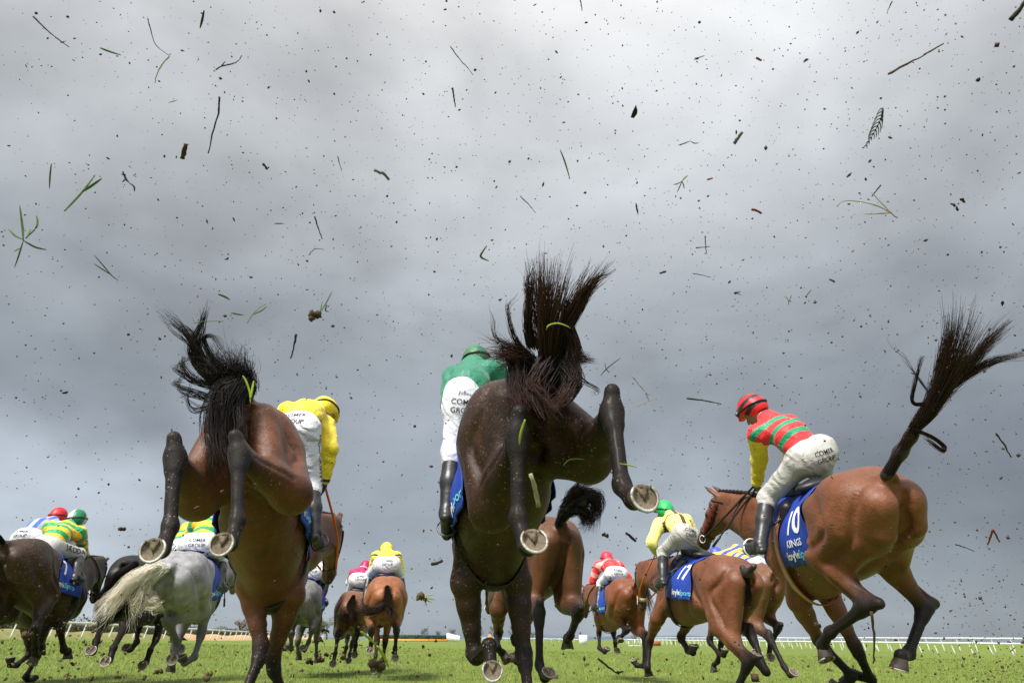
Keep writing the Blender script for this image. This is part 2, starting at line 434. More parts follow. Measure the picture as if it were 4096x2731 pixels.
def clothmat(name, col, dirt):
    m = plain(name, col, .62, .3, var=.05, dirt=dirt); t = NT(m.node_tree); bs = next(n for n in m.node_tree.nodes if n.type == 'BSDF_PRINCIPLED')
    ob = t.add('ShaderNodeTexCoord').outputs['Object']; wv = t.add('ShaderNodeTexWave', {'Vector': t.add('ShaderNodeMapping', {'Vector': ob, 'Rotation': (.5, .3, .8)}).outputs[0], 'Scale': 5.0, 'Distortion': 9.0, 'Detail': 3.0, 'Detail Scale': 1.4}).outputs['Fac']
    msk = t.ramp(t.noise(ob, 6, 2), [(.38, 0), (.62, 1)]); f = t.math('ADD', t.math('MULTIPLY', wv, msk), t.math('MULTIPLY', t.noise(ob, 26, 4, .5, 1.5), .5))
    setin(t, bs, nor=bump(t, f, .5, .016)); return m
M_white = clothmat('breeches_cloth', (.68, .68, .73), .16)
M_cream = clothmat('breeches_cloth_muddy', (.43, .415, .39), .2)
M_boot = plain('boot_leather', (.018, .018, .020), .38, .5, dirt=.2, bmp=.25, bscale=35, dirtcol=(.10, .09, .08))
M_saddle = plain('saddle_leather', (.012, .012, .014), .45, .45, dirt=.2)
M_strap = plain('bridle_leather', (.020, .014, .011), .5, .4, dirt=.2)
M_skin = plain('skin_muddy', (.30, .17, .11), .55, .4, var=.2, dirt=.5, dirtcol=(.08, .055, .04))
M_dark = plain('glove_black', (.02, .02, .02), .55, .35, dirt=.2)
M_cloth = plain('number_cloth_blue', (.018, .055, .34), .6, .35, var=.12, dirt=.12, bmp=.3, bscale=20)
M_ltrw = plain('lettering_white', (.82, .82, .84), .6, .3, var=.05, dirt=.15)
M_ltrb = plain('lettering_sky_blue', (.16, .55, .74), .6, .3, var=.05)
M_ltrp = plain('lettering_pink', (.80, .09, .16), .6, .3, var=.05)
M_ltrd = plain('lettering_dark', (.02, .02, .03), .7, .2, var=.05)
M_ltrn = plain('lettering_navy', (.02, .05, .10), .7, .2, var=.05)
M_ltrm = plain('lettering_maroon', (.20, .02, .07), .7, .2, var=.05)
M_hoof = plain('hoof_horn', (.040, .030, .024), .6, .35, var=.35, nscale=25, dirt=.55, dirtcol=(.11, .085, .055), bmp=.35)
M_sole = plain('hoof_sole_muddy', (.17, .135, .095), .85, .2, var=.55, nscale=45, dirt=.6, dirtcol=(.06, .045, .028), bmp=.8, bscale=70)
M_shoe = plain('shoe_aluminium', (.44, .43, .41), .55, .5, metal=.3, var=.35, dirt=.9, dirtcol=(.16, .12, .08), bmp=.4)
M_shoed = plain('shoe_worn', (.30, .28, .26), .5, .5, metal=.5, var=.2, dirt=.6, dirtcol=(.10, .075, .05), bmp=.4)
M_eye = plain('eye_dark', (.01, .007, .006), .08, .6)
M_goggle = plain('goggle_strap', (.012, .012, .014), .4, .5)
M_lens = plain('goggle_lens', (.03, .05, .09), .1, .6)
M_steel = plain('stirrup_white', (.75, .76, .78), .35, .5, metal=.2); M_iron = plain('stirrup_dark', (.10, .10, .11), .4, .5, metal=.4)
M_orange = plain('rein_orange', (.80, .16, .02), .65, .3, dirt=.15)
M_blue = plain('strap_blue', (.03, .09, .50), .55, .35)
M_girthp = plain('girth_pale', (.42, .40, .28), .6, .3, dirt=.3)
M_girthr = plain('girth_red', (.45, .06, .03), .6, .3, dirt=.3)
M_girthk = plain('girth_black', (.02, .02, .02), .6, .3, dirt=.3, dirtcol=(.1, .08, .06))
M_fleece = plain('fleece_brown', (.10, .022, .014), .9, .1, var=.4, nscale=90, bmp=1., bscale=120)
M_band = plain('bandage_dark', (.02, .02, .02), .8, .2)
M_whip = plain('whip_leather', (.02, .019, .02), .45, .4)

# ------------------------------------------------------------------ the horse
SGN = dict(LH=-1, RH=1, LF=-1, RF=1)
def horse_prims(P, blaze=None):
    A = []
    z = np.array([0, 0, 1.])
    # trunk
    A += [ell((0, .60, -.045), (.268, .58, .320), .08), ell((0, .84, -.20), (.18, .38, .225), .08), ell((0, 1.00, -.04), (.180, .33, .365), .08),
          ell((0, .95, -.27), (.12, .28, .16), .08),
          ell((0, 1.0, .25), (.065, .26, .12), .07), cap((0, .30, .22), (0, .95, .22), .10, .085, .08),
          ell((0, .34, .08), (.225, .33, .235), .08), ell((0, .05, .14), (.235, .37, .235), .07), ell((0, .30, -.14), (.20, .30, .17), .09)]
    for s in (-1, 1):
        A += [ell((s * .130, .02, .09), (.172, .32, .265), .055), ell((s * .205, .27, .17), (.07, .10, .09), .08),
              cap((s * .105, -.27, .13), (s * .13, -.10, -.08), .105, .13, .035),
              cap((s * .095, -.33, .09), (s * .11, -.24, -.08), .075, .08, .045),
              ell((s * .075, 1.22, -.17), (.095, .105, .16), .05),
              cap((s * .095, .96, .22), (s * .100, 1.18, -.08), .085, .108, .07),
              cap((s * .130, .86, .06), (s * .118, .98, -.22), .088, .075, .06)]
    A.append(ell((0, -.33, .22), (.06, .10, .06), .06))
    # neck and head
    nb = np.array([0, 1.0, .22]); nl = np.array([0, 1.20, -.02])
    po, mu = np.array(P['poll']), np.array(P['muz'])
    h = unit(mu - po); lat = unit(np.cross(h, np.array([0, .2, 1.]))); lat = unit(lat + np.array([.0, 0, 0]))
    if lat[0] < 0: lat = -lat
    lat = unit(lat - h * (lat @ h)); up = np.cross(lat, h)
    ax = unit(po - (nb + nl) / 2)
    thr = po + h * .13 - up * .115
    midc = nb * .45 + po * .55 + np.array([0, 0, .03]); midl = nl * .5 + thr * .5
    A += [cap(nb + (0, .02, .0), midc, .085, .060, .07, flat=(lat, 1.25)), cap(midc, po - h * .01 - up * .02, .060, .062, .06, flat=(lat, 1.2)),
          cap(nl, midl, .175, .118, .09, flat=(lat, 1.30)), cap(midl, thr, .118, .080, .07, flat=(lat, 1.2)),
          cap((nb + nl) / 2, (midc + midl) / 2, .19, .125, .09, flat=(lat, 1.45)), cap((midc + midl) / 2, (po + thr) / 2, .125, .095, .08, flat=(lat, 1.45))]
    Hm = np.stack([lat, h, up], 1)
    A += [ell(po + h * .10 - up * .02, (.083, .14, .085), .04, Hm), ell(po + h * .19 - up * .075, (.062, .125, .10), .05, Hm),
          cap(po + h * .10 + up * .005, po + h * .46 - up * .005, .072, .050, .05), cap(po + h * .20 - up * .09, po + h * .47 - up * .055, .062, .040, .05, flat=(lat, 1.15)),
          ell(po + h * .505 - up * .03, (.052, .065, .055), .04, Hm, pt=.75), ell(po + h * .52 - up * .085, (.032, .035, .025), .03, Hm, pt=.8)]
    for s in (-1, 1):
        A += [ell(po + h * .205 + lat * s * .068 + up * .022, (.022, .038, .024), .03, Hm), ell(po + h * .515 + lat * s * .038 - up * .012, (.022, .030, .026), .02, Hm, pt=.9),
              ell(po + h * .535 + lat * s * .045 - up * .01, (.012, .014, .016), .012, Hm, sub=True),
              cap(po + lat * s * .045 + up * .035, po + lat * s * .062 + up * .125 + h * .005, .032, .026, .03, flat=(h, 1.5)),
              cap(po + lat * s * .062 + up * .125 + h * .005, po + lat * s * .055 + up * .215 + h * .02, .022, .006, .02, flat=(h, 1.5), pt=.7)]
    # legs
    hoofs = {}
    for n, s in SGN.items():
        J = [np.array(v) for v in P[n]]
        hind = n[1] == 'H'; lx = np.array([1., 0, 0])
        if hind:
            st, hk, ft, hf = J; hip = np.array([s * .12, 0, 0])
            d1, d2 = unit(st - hk), unit(ft - hk); bk = unit(-(d1 + d2) + np.array([0, -.15, 0]))
            gp = P.get('gp', 0.)  # darker gaskin: underside shade, with some mud, put into the coat colour
            A += [cap(hip + (s * .03, .0, .02), st + (hk - st) * .04, .178, .118, .07), cap((s * .19, .20, .12), st - bk * .012, .098, .098, .06),
                  cap((s * .10, -.27, .06), st + (hk - st) * .42 + bk * .020, .106, .058, .06), cap((s * .105, -.32, .08), st + (hk - st) * .24 + bk * .050, .076, .060, .05), cap((s * .07, -.10, -.08), st + (hk - st) * .15, .11, .085, .06),
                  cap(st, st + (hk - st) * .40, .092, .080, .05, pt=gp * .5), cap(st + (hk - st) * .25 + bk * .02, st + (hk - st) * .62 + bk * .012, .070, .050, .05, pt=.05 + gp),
                  cap(st + (hk - st) * .40, hk - (hk - st) * .06, .072, .047, .05, pt=.48)]
            tip = hk + bk * .052 - d2 * .062
            A += [cap(st + (hk - st) * .55 + bk * .045, tip, .026, .026, .03, pt=.6), cap(hk, tip, .045, .030, .035, pt=1),
                  cap(hk - d2 * .01, hk + d2 * .07, .053, .045, .03, pt=1), cap(hk + d2 * .06, ft - d2 * .04, .039, .033, .03, pt=1),
                  cap(hk + d2 * .10 + bk * .022, ft - d2 * .03 + bk * .018, .021, .022, .015, pt=1)]
            kb = bk
        else:
            el, kn, ft, hf = J; sh = np.array([s * .10, 1.18, -.09])
            d1, d2 = unit(el - kn), unit(ft - kn); fb = d1 + d2
            bk = unit(np.array([0, -1., 0]) - d2 * (np.array([0, -1., 0]) @ d2))
            A += [cap(sh, el, .105, .080, .06), cap((s * .122, .88, .04), el + bk * .02, .086, .066, .06),
                  cap(el, el + (kn - el) * .30, .078, .068, .05), cap(el + (kn - el) * .30, kn - (kn - el) * .10, .064, .044, .05, pt=.42),
                  cap(el + (kn - el) * .2 + np.array([0, .025, 0]), el + (kn - el) * .6, .05, .045, .04),
                  cap(kn + d1 * .035, kn + d2 * .045, .052, .046, .03, pt=.95), cap(kn + d2 * .04, ft - d2 * .04, .037, .031, .03, pt=1),
                  cap(kn + d2 * .03 + bk * .022, ft - d2 * .03 + bk * .020, .021, .022, .015, pt=1)]
            kb = bk
        A.append(cap(ft - d2 * .02, ft + kb * .018, .042, .036, .025, pt=1))
        d3 = unit(hf - ft)
        lat3 = unit(lx - d3 * (lx @ d3))
        back = unit(np.cross(lat3, d3));
        if back @ (kb + np.array([0, -.2, 0])) < 0: back = -back
        fl = P.get('fl', {}).get(n, .95)
        nrm = unit(d3 * math.cos(fl) + back * math.sin(fl)); toe = unit(np.cross(np.cross(nrm, d3), nrm) if False else (d3 - nrm * (d3 @ nrm)))
        latH = np.cross(toe, nrm)
        cor = hf - nrm * .085 - toe * .022
        A += [cap(ft, cor, .034, .039, .025, pt=1), cap(cor, cor + nrm * .016, .040, .042, .02, pt=1)]
        hoofs[n] = (hf, nrm, toe, latH)
    return A, hoofs, (po, h, lat, up)

def hoof_mesh(hf, nrm, toe, lat):
    nrm, toe, lat = nrm * .9, toe * .87, lat * .87
    n = 28; V = []; F = []; mi = []
    def ring(rx, ry, dn, dt, heel=1.0):
        pts = []
        for i in range(n):
            a = 2 * math.pi * i / n
            x = math.sin(a) * rx; y = math.cos(a) * ry
            if y < 0: y *= .82 * heel; x *= .95
            pts.append(hf + lat * x + toe * (y + dt) + nrm * dn)
        return pts
    rings = [ring(.046, .047, -.078, -.026), ring(.052, .054, -.060, -.018), ring(.061, .066, -.025, -.006), ring(.067, .073, -.002, 0),
             ring(.066, .072, .0, 0), ring(.050, .055, -.004, 0), ring(.040, .045, -.012, -.004), ring(.010, .03, -.010, -.012)]
    for r in rings: V += r
    for k in range(len(rings) - 1):
        for i in range(n):
            j = (i + 1) % n
            F.append([k * n + i, k * n + j, (k + 1) * n + j, (k + 1) * n + i]); mi.append(0 if k < 4 else 1)
    tri = []
    for k, flip in ((0, True), (len(rings) - 1, False)):
        for i in range(1, n - 1):
            t = [k * n, k * n + i, k * n + i + 1]; tri.append(t[::-1] if flip else t); mi.append(1)
    V = np.array(V)
    # frog: a muddy wedge between the heels
    return V, [np.array(F), np.array(tri)], mi
def frog_and_shoe(hf, nrm, toe, lat):
    nrm, toe, lat = nrm * .9, toe * .87, lat * .87
    V = []; F = []
    m = 26
    for i in range(m):
        a = R(-142) + R(284) * i / (m - 1)
        for rr, dn in ((.0680, .001), (.0670, .009), (.0560, .009), (.0560, .001)):
            x = math.sin(a) * rr; y = math.cos(a) * rr * 1.08
            if y < 0: y *= .86
            V.append(hf + lat * x + toe * y + nrm * dn)
    for i in range(m - 1):
        for k in range(4): F.append([i * 4 + k, i * 4 + (k + 1) % 4, i * 4 + 4 + (k + 1) % 4, i * 4 + 4 + k])
    F.append([0, 1, 2, 3]); F.append([(m - 1) * 4 + k for k in (3, 2, 1, 0)])
    return np.array(V), [np.array(F)]
def frog(hf, nrm, toe, lat):
    nrm, toe, lat = nrm * .9, toe * .87, lat * .87
    def p(x, y, d): return hf + lat * x + toe * y + nrm * d
    V = np.array([p(-.027, -.052, .0), p(0, -.046, -.010), p(.027, -.052, .0), p(0, .022, -.006), p(-.016, -.02, .006), p(.016, -.02, .006), p(0, -.02, -.002), p(-.03, -.052, -.014), p(.03, -.052, -.014), p(0, .02, -.014)])
    F = np.array([[0, 1, 6], [0, 6, 4], [1, 2, 5], [1, 5, 6], [4, 6, 3], [6, 5, 3], [0, 4, 7], [4, 3, 9], [4, 9, 7], [2, 8, 5], [5, 8, 9], [5, 9, 3]])
    return V, [F]

def hair(bundles, seed=1):
    """bundles: dict(p=[[x,y,z]..], n, r0, r1, rad, wave, len) -> mesh of thin tapering strands"""
    g = np.random.default_rng(seed); parts = []; tp = []
    for b in bundles:
        n = int(b['n'] * 1.5); m = b.get('m', 18); sp = catmull(b['p'], m)
        nc = max(3, int(n * b.get('cl', .07)))
        cc = g.normal(size=(nc, 3)); cc /= np.maximum(np.linalg.norm(cc, axis=1, keepdims=True), 1); cc *= g.uniform(.2, 1, (nc, 1)) ** .6
        own = g.integers(0, nc, n)
        off = g.normal(size=(n, 3)) * .5; off /= np.maximum(np.linalg.norm(off, axis=1, keepdims=True), 1)
        t = np.linspace(0, 1, m); ln = np.clip(g.normal(b.get('len', .93) * .90, b.get('lv', .17), n), .25, 1.15)
        # re-sample the spine to each strand's own length
        tt = t[None, :] * ln[:, None]
        ext = np.vstack([sp, sp[-1] + (sp[-1] - sp[-2]) * 2.5]); xs = np.concatenate([t, [t[-1] + 2.5 * (t[1] - t[0])]])
        base = np.stack([np.interp(tt, xs, ext[:, k]) for k in range(3)], -1)
        prof = b['r0'] + (b['r1'] - b['r0']) * tt ** b.get('pw', 1.2)
        clm = .25 + .55 * t[None, :, None]
        o = (off[:, None, :] * (1 - clm) + cc[own][:, None, :] * clm) * prof[..., None]
        wv = b.get('wave', .01)
        ph = g.uniform(0, 6.28, (nc, 3))[own]; fq = g.uniform(5, 11, (nc, 3))[own]
        o += wv * np.sin(fq[:, None, :] * tt[..., None] * b.get('wf', 1.) + ph[:, None, :]) * (t ** 1.3)[None, :, None]
        o += g.normal(size=(n, 1, 3)) * b.get('stray', .006) * (t ** 2)[None, :, None]
        o += cc[own][:, None, :] * b.get('flare', 0.) * (t ** 3)[None, :, None]
        path = base + o
        rad = b.get('rad', .003) * .56 * g.uniform(.6, 1.3, n)[:, None] * (1 - .78 * t[None, :] ** 1.5)
        parts.append(tubes(path, rad, 3)); tp.append(np.repeat(np.broadcast_to(t[None, :], (n, m)).ravel(), 3))
    V, F = join(parts); return V, F, np.concatenate(tp)

def creases(V, Q, lines, bv):
    """soft grooves (depth > 0) and raised veins (depth < 0) along lines laid on the skin"""
    n = np.cross(V[Q[:, 2]] - V[Q[:, 0]], V[Q[:, 3]] - V[Q[:, 1]]); N = np.zeros_like(V)
    for k in range(4):
        for c in range(3): N[:, c] += np.bincount(Q[:, k], n[:, c], len(V))
    N /= np.linalg.norm(N, axis=1, keepdims=True) + 1e-12
    D = np.zeros(len(V))
    for pts, wdt, dep in lines:
        L = np.array([bv.find_nearest(Vector(p))[0] for p in catmull(pts, 36)])
        m = ((V > L.min(0) - 3 * wdt) & (V < L.max(0) + 3 * wdt)).all(1); ii = np.nonzero(m)[0]
        if not len(ii): continue
        d2 = ((V[ii][:, None] - L[None]) ** 2).sum(-1); j = d2.argmin(1); fade = np.sin(np.pi * np.clip((j + 1.5) / 38, .03, .97)) ** .5
        D[ii] += 1.8 * dep * fade * np.exp(-d2.min(1) / wdt ** 2)
    return V - N * D[:, None]
def muscle_lines(P):
    A = []
    for s, h, f in ((-1, 'LH', 'LF'), (1, 'RH', 'RF')):
        st, hk, ft = [np.array(v) for v in P[h][:3]]; el, kn, ff = [np.array(v) for v in P[f][:3]]; t = hk - st; bk = unit(-(unit(st - hk) + unit(ft - hk)) + np.array([0, -.15, 0]))
        o = np.array([s * .05, 0, 0])
        A += [([(s * .11, -.30, .24), (s * .24, -.20, .06), (s * .26, -.10, -.08) , st + t * .12 + bk * .09 + o], .030, .017),
              ([(s * .20, .06, .24), (s * .31, .06, .02), st - t * .06 + o * 1.6 + bk * .03], .032, .013),
              ([(s * .24, .34, .16), (s * .27, .32, -.06), st - bk * .09 + np.array([s * .03, .06, .04])], .034, .016),
              ([(s * .24, .36, .20), (s * .29, .42, -.05), (s * .22, .52, -.30)], .040, .010),
              ([(s * .13, .80, .30), (s * .26, .80, .02), (s * .22, .86, -.24)], .034, .014),
              ([(s * .09, 1.08, .26), (s * .20, 1.14, .06), (s * .22, 1.20, -.10), (s * .2, 1.16, -.24)], .028, .012),
              ([(s * .22, .96, .12), (s * .24, 1.04, -.08), el + o * 1.4 + np.array([0, .03, .06])], .026, .011),
              ([st + t * .30 + o, st + t * .62 + o * .8, hk + o * .6 - t * .08], .014, .006),
              ([st + t * .35 - o * 1.2, st + t * .7 - o, hk - o * .8], .008, -.004),
              ([el + (kn - el) * .15 + o * 1.5, el + (kn - el) * .5 + o * 1.3, kn + o - (kn - el) * .1], .014, .006),
              ([el + (kn - el) * .15 - o * 1.3, el + (kn - el) * .55 - o * 1.2, kn - o], .008, -.004),
              ([(s * .24, .95, -.20), (s * .24, .70, -.26), (s * .20, .42, -.30)], .008, -.0035)]
        for k in range(5): A.append(([(s * .25, .50 + k * .06, .10), (s * .29, .47 + k * .06, -.08), (s * .24, .47 + k * .06, -.24)], .016, .0032))
        A += [([hk + (ft - hk) * .12 + o, hk + (ft - hk) * .9 + o], .010, .004), ([hk + (ft - hk) * .12 - o, hk + (ft - hk) * .9 - o], .010, .004),
              ([kn + (ff - kn) * .15 + o, kn + (ff - kn) * .9 + o], .010, .004), ([kn + (ff - kn) * .15 - o, kn + (ff - kn) * .9 - o], .010, .004)]
    A += [([(0, -.46, .18), (0, -.40, .02), (0, -.28, -.14), (0, -.1, -.3)], .030, .034), ([(0, -.10, .40), (0, .2, .42), (0, .45, .36)], .035, .008)]
    return A

class Horse: pass
def make_horse(key, label, mats, vox=.018, cloth=True, number=None, side=None, tail=None, tailcore=None, girth='k', head_tack=True, rein=None, extras=(), seed=1, shoe=None, group='racehorses galloping away over the turf', lname=None):
    P = POSE[key]; O = np.array(P['O']); Rm = np.array(P['R'])
    sc = P.get('s', 1.0); X = lambda v: O + (np.asarray(v) * sc) @ Rm.T
    prims, hoofs, hd = horse_prims(P)
    low = min(X(h[0])[2] for h in hoofs.values()); base = np.array([O[0], O[1], low])
    W = lambda v: X(v) - base
    root = thing('racehorse', label, 'horse', base, group)
    V, Q = nets(prims, vox, smooth=2)
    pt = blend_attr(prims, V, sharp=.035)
    V = creases(V, Q, muscle_lines(P), bvh_of(V, Q))
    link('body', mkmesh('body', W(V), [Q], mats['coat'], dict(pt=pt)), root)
    bv = bvh_of(V, Q); tV, tQ = nets(prims[:25], .03, smooth=2); tb = bvh_of(tV, tQ)
    for n, (hf, nm, toe, lat) in hoofs.items():
        hv, hF, mi = hoof_mesh(hf, nm, toe, lat)
        ho = link('hoof', mkmesh('hoof', W(hv), hF, [M_hoof, M_sole], midx=mi), root)
        sv, sF = frog_and_shoe(hf, nm, toe, lat)
        link('shoe', mkmesh('shoe', W(sv), sF, shoe or M_shoe, smooth=False), ho)
        fv, fF = frog(hf, nm, toe, lat)
        link('frog', mkmesh('frog', W(fv), fF, M_sole), ho)
    po, h, lat, up = hd
    for s in (-1, 1):
        e, eq = nets([ell(po + h * .21 + lat * s * .076 + up * .02, (.018, .02, .018))], .006)
        link('eye', mkmesh('eye', W(e), [eq], M_eye), root)
    if tail:
        tv, tF, tp = hair(tail, seed)
        to = link('tail', mkmesh('tail', W(tv), tF, mats['tail'], dict(tp=tp)), root)
        if tailcore:
            cv, cq = nets(tailcore, .012, smooth=2)
            link('dock', mkmesh('dock', W(cv), [cq], mats.get('dock', mats['tail']), dict(tp=np.zeros(len(cv)))), to)
    # mane: plaits along the crest
    cr = catmull([(0, 1.02, .335), tuple(np.array([0, 1.0, .22]) * .45 + po * .55 + np.array([0, 0, .105])), tuple(po + up * .055 - h * .03)], 15)
    mv, mq = nets([ell(p, (.017, .022, .024), .02) for p in cr] + [cap(cr[0], cr[-1] * .0 + cr[7], .012, .012, .02), cap(cr[7], cr[-1], .012, .012, .02)], max(.009, vox * .6))
    link('mane', mkmesh('mane', W(mv), [mq], mats['tail'], dict(tp=np.zeros(len(mv)))), root)
    # ---- tack
    def shell(y, th, off=.012, ctr=-.05):
        """point on the trunk seen from the axis at y, angle th from the top (positive = right)"""
        d = np.array([math.sin(th), 0, math.cos(th)]); o = np.array([0, y, ctr]) + d * .75
        hit, nn, _, _ = tb.ray_cast(Vector(o), Vector(-d), .74)
        if hit is None: return np.array([0, y, ctr]) + d * .3
        return np.array(hit) + d * off
    def sheet(ys, ths, off, fn=None):
        G = np.array([[shell(y, th, off if fn is None else off + fn(y, th)) for th in ths] for y in ys]); a, b, _ = G.shape
        Vv = G.reshape(-1, 3); i = np.arange(a - 1)[:, None] * b + np.arange(b - 1)[None, :]
        F = np.stack([i, i + 1, i + b + 1, i + b], -1).reshape(-1, 4)
        G2 = np.array([[shell(y, th, (off if fn is None else off + fn(y, th)) - .006) for th in ths] for y in ys]).reshape(-1, 3)
        n0 = len(Vv); F2 = F[:, ::-1] + n0
        rim = np.concatenate([np.arange(b), b + np.arange(a - 1) * b + b - 1, (a - 1) * b + np.arange(b - 2, -1, -1), np.arange(a - 2, 0, -1) * b])
        r2 = np.roll(rim, -1); FR = np.stack([rim, rim + n0, r2 + n0, r2], 1)
        return np.vstack([Vv, G2]), [F, F2, FR]
    if cloth:
        TH = 1.95
        ripple = lambda y, th: .010 * abs(th) * (1 + math.sin(y * 34 + th * 5)) * .5 + .006 * max(0, abs(th) - 1.2)
        cv, cF = sheet(np.linspace(.34, .93, 24), np.linspace(-TH, TH, 60), .016, ripple)
        co = link('saddle_cloth', mkmesh('saddle_cloth', W(cv), cF, M_cloth), root)
        if number and side:
            sd = 1 if side == 'R' else -1
            def place(s, yc, thc, size, mat, name, bold=.012, shear=0.):
                gv, gF = text_mesh(s, bold, shear)
                pts = []
                for gx, gy in gv * size:
                    y = yc + sd * gx; th = sd * (thc - gy / .31)
                    pts.append(shell(y, th, .016 + ripple(y, th) + .005))
                link(name, mkmesh(name, W(np.array(pts)), [gF], mat, smooth=False), co)
            yc = .55 if side == 'L' else .44
            if number.strip(): place(number, yc, .92 if side == 'L' else 1.04, .245, M_ltrw, 'number', .03, .1)
            if lname: place(lname, yc, 1.40, .075, M_ltrw, 'lettering', .015)
            place('Boyle', yc - sd * .085, 1.68, .085, M_ltrw, 'lettering', .022)
            place('Sports', yc + sd * .125, 1.68, .085, M_ltrb, 'lettering', .016)
            place('_', yc - sd * .19, 1.52, .10, M_ltrp, 'lettering', .02)
    sv, sq = nets([cap((0, .50, .33), (0, .95, .40), .06, .05, .06), ell((0, .48, .355), (.16, .10, .05), .06), ell((0, .93, .40), (.07, .06, .06), .05)] +
                  [cap((s * .15, .72, .26), (s * .235, .82, .06), .05, .03, .05) for s in (-1, 1)], max(.014, vox * .8))
    link('saddle', mkmesh('saddle', W(sv), [sq], M_saddle), root)
    def band(y0, y1, off, mat, name, sl=0., th0=0, th1=2 * math.pi):
        ths = np.linspace(th0, th1, 64)
        G = np.array([[shell(y + sl * (1 - math.cos(th)) * .5, th, o) for th in ths] for y, o in ((y0, off - .006), (y0, off), (y1, off), (y1, off - .006))])
        i = np.arange(3)[:, None] * 64 + np.arange(63)[None, :]
        F = np.stack([i, i + 64, i + 65, i + 1], -1).reshape(-1, 4)
        return link(name, mkmesh(name, W(G.reshape(-1, 3)), [F], mat), root)
    if girth == 'k': band(.86, .95, .022, M_girthk, 'girth', .06)
    else:
        band(.74, .79, .046, M_girthp, 'girth', .20, .3, 2 * math.pi - .3); band(.79, .815, .044, M_girthr, 'girth_edge', .20, .3, 2 * math.pi - .3); band(.725, .74, .044, M_girthr, 'girth_edge', .20, .3, 2 * math.pi - .3)
    # bridle: straps that follow the head
    def hring(t, wd, c=-.045, a0=0, a1=2 * math.pi, tilt=0., off=.006):
        cen = po + h * t + up * c; ths = np.linspace(a0, a1, 40); pp = []
        for dt, o in ((-wd, off - .006), (-wd, off), (wd, off), (wd, off - .006)):
            for th in ths:
                d = lat * math.sin(th) + up * math.cos(th); o0 = cen + h * (dt + tilt * math.cos(th)) 
                hit, _, _, _ = bv.ray_cast(Vector(o0 + d * .22), Vector(-d), .22)
                q = np.array(hit) if hit is not None else o0 + d * .07
                pp.append(q + d * o)
        i = np.arange(3)[:, None] * 40 + np.arange(39)[None, :]
        return np.array(pp), [np.stack([i, i + 40, i + 41, i + 1], -1).reshape(-1, 4)]
    bits = {}
    if head_tack:
        parts = [hring(.40, .010), hring(.115, .009, tilt=0, a0=-1.9, a1=1.9), hring(.03, .010, c=-.02, tilt=.05, a0=-2.2, a1=2.2)]
        for s in (-1, 1):
            line = []
            for t in np.linspace(.06, .45, 14):
                cen = po + h * t - up * (.03 + .04 * math.sin(t * 6)); d = lat * s
                hit, _, _, _ = bv.ray_cast(Vector(cen + d * .2), Vector(-d), .2)
                line.append((np.array(hit) if hit is not None else cen + d * .06) + d * .006)
            parts.append(tubes([line], np.full((1, 14), .008), 5)); bits[s] = np.array(line[-1])
        bvv, bF = join(parts); bo = link('bridle', mkmesh('bridle', W(bvv), bF, M_strap), root)
        for s in (-1, 1):
            a = np.linspace(0, 2 * math.pi, 18); ringp = bits[s] + np.outer(np.cos(a), h) * .034 + np.outer(np.sin(a), up) * .034 + lat * s * .006
            rv, rF = tubes([ringp], np.full((1, 18), .0045), 5); link('bit_ring', mkmesh('bit_ring', W(rv), rF, M_steel), bo)
        hands = np.array([(-.09, 1.27, .45), (.09, 1.27, .45)])
        jp = JPOSE.get(key)
        if jp: hands = np.array([jp['LW'], jp['RW']]) / sc
        for s in (-1, 1):
            a, b = bits[s], hands[(s + 1) // 2]
            line = catmull([a, a * .55 + b * .45 + np.array([s * .05, 0, -.03]), b], 20)
            for i in range(1, 19):      # keep clear of the neck
                loc, nn, _, dd = bv.find_nearest(Vector(line[i]))
                v = Vector(line[i]) - loc
                if v.dot(nn) < .012: line[i] = np.array(loc + nn * .012)
            rv, rF = tubes([line], np.full((1, 20), .0095), 6); link('rein', mkmesh('rein', W(rv), rF, rein or M_strap), root)
    if 'neckstrap' in extras:
        for s in (-1, 1):
            line = np.array([bv.find_nearest(Vector(p))[0] + bv.find_nearest(Vector(p))[1] * .008 for p in catmull([(s * .06, 1.06, .36), (s * .17, 1.14, .18), (s * .20, 1.20, .02), (s * .13, 1.30, -.14), (0, 1.34, -.20)], 24)])
            rv, rF = tubes([line], np.full((1, 24), .011), 6); link('neck_strap', mkmesh('neck_strap', W(rv), rF, M_blue), root)
    if 'noseband' in extras:
        nv, nF = hring(.41, .024, off=.016); link('noseband', mkmesh('noseband', W(nv), nF, M_girthp), root)
    if 'fleece' in extras:
        for s in (-1, 1):
            pts = [po + h * t + lat * s * (.080 - .03 * t) - up * (.028 + .05 * t) for t in np.linspace(.06, .36, 6)]
            fv, fq = nets([cap(pts[i], pts[i + 1], .026, .026, .02) for i in range(5)], .008); link('cheek_fleece', mkmesh('cheek_fleece', W(fv), [fq], M_fleece), root)
    H = Horse(); H.root = root; H.W = lambda v: O + np.asarray(v) @ Rm.T - base; H.s = sc; H.bv = bv; H.po, H.h, H.lat, H.up = hd; H.P = P; H.base = base; H.mats = mats; H.bits = bits; H.X = lambda v: O + np.asarray(v) @ Rm.T
    return H
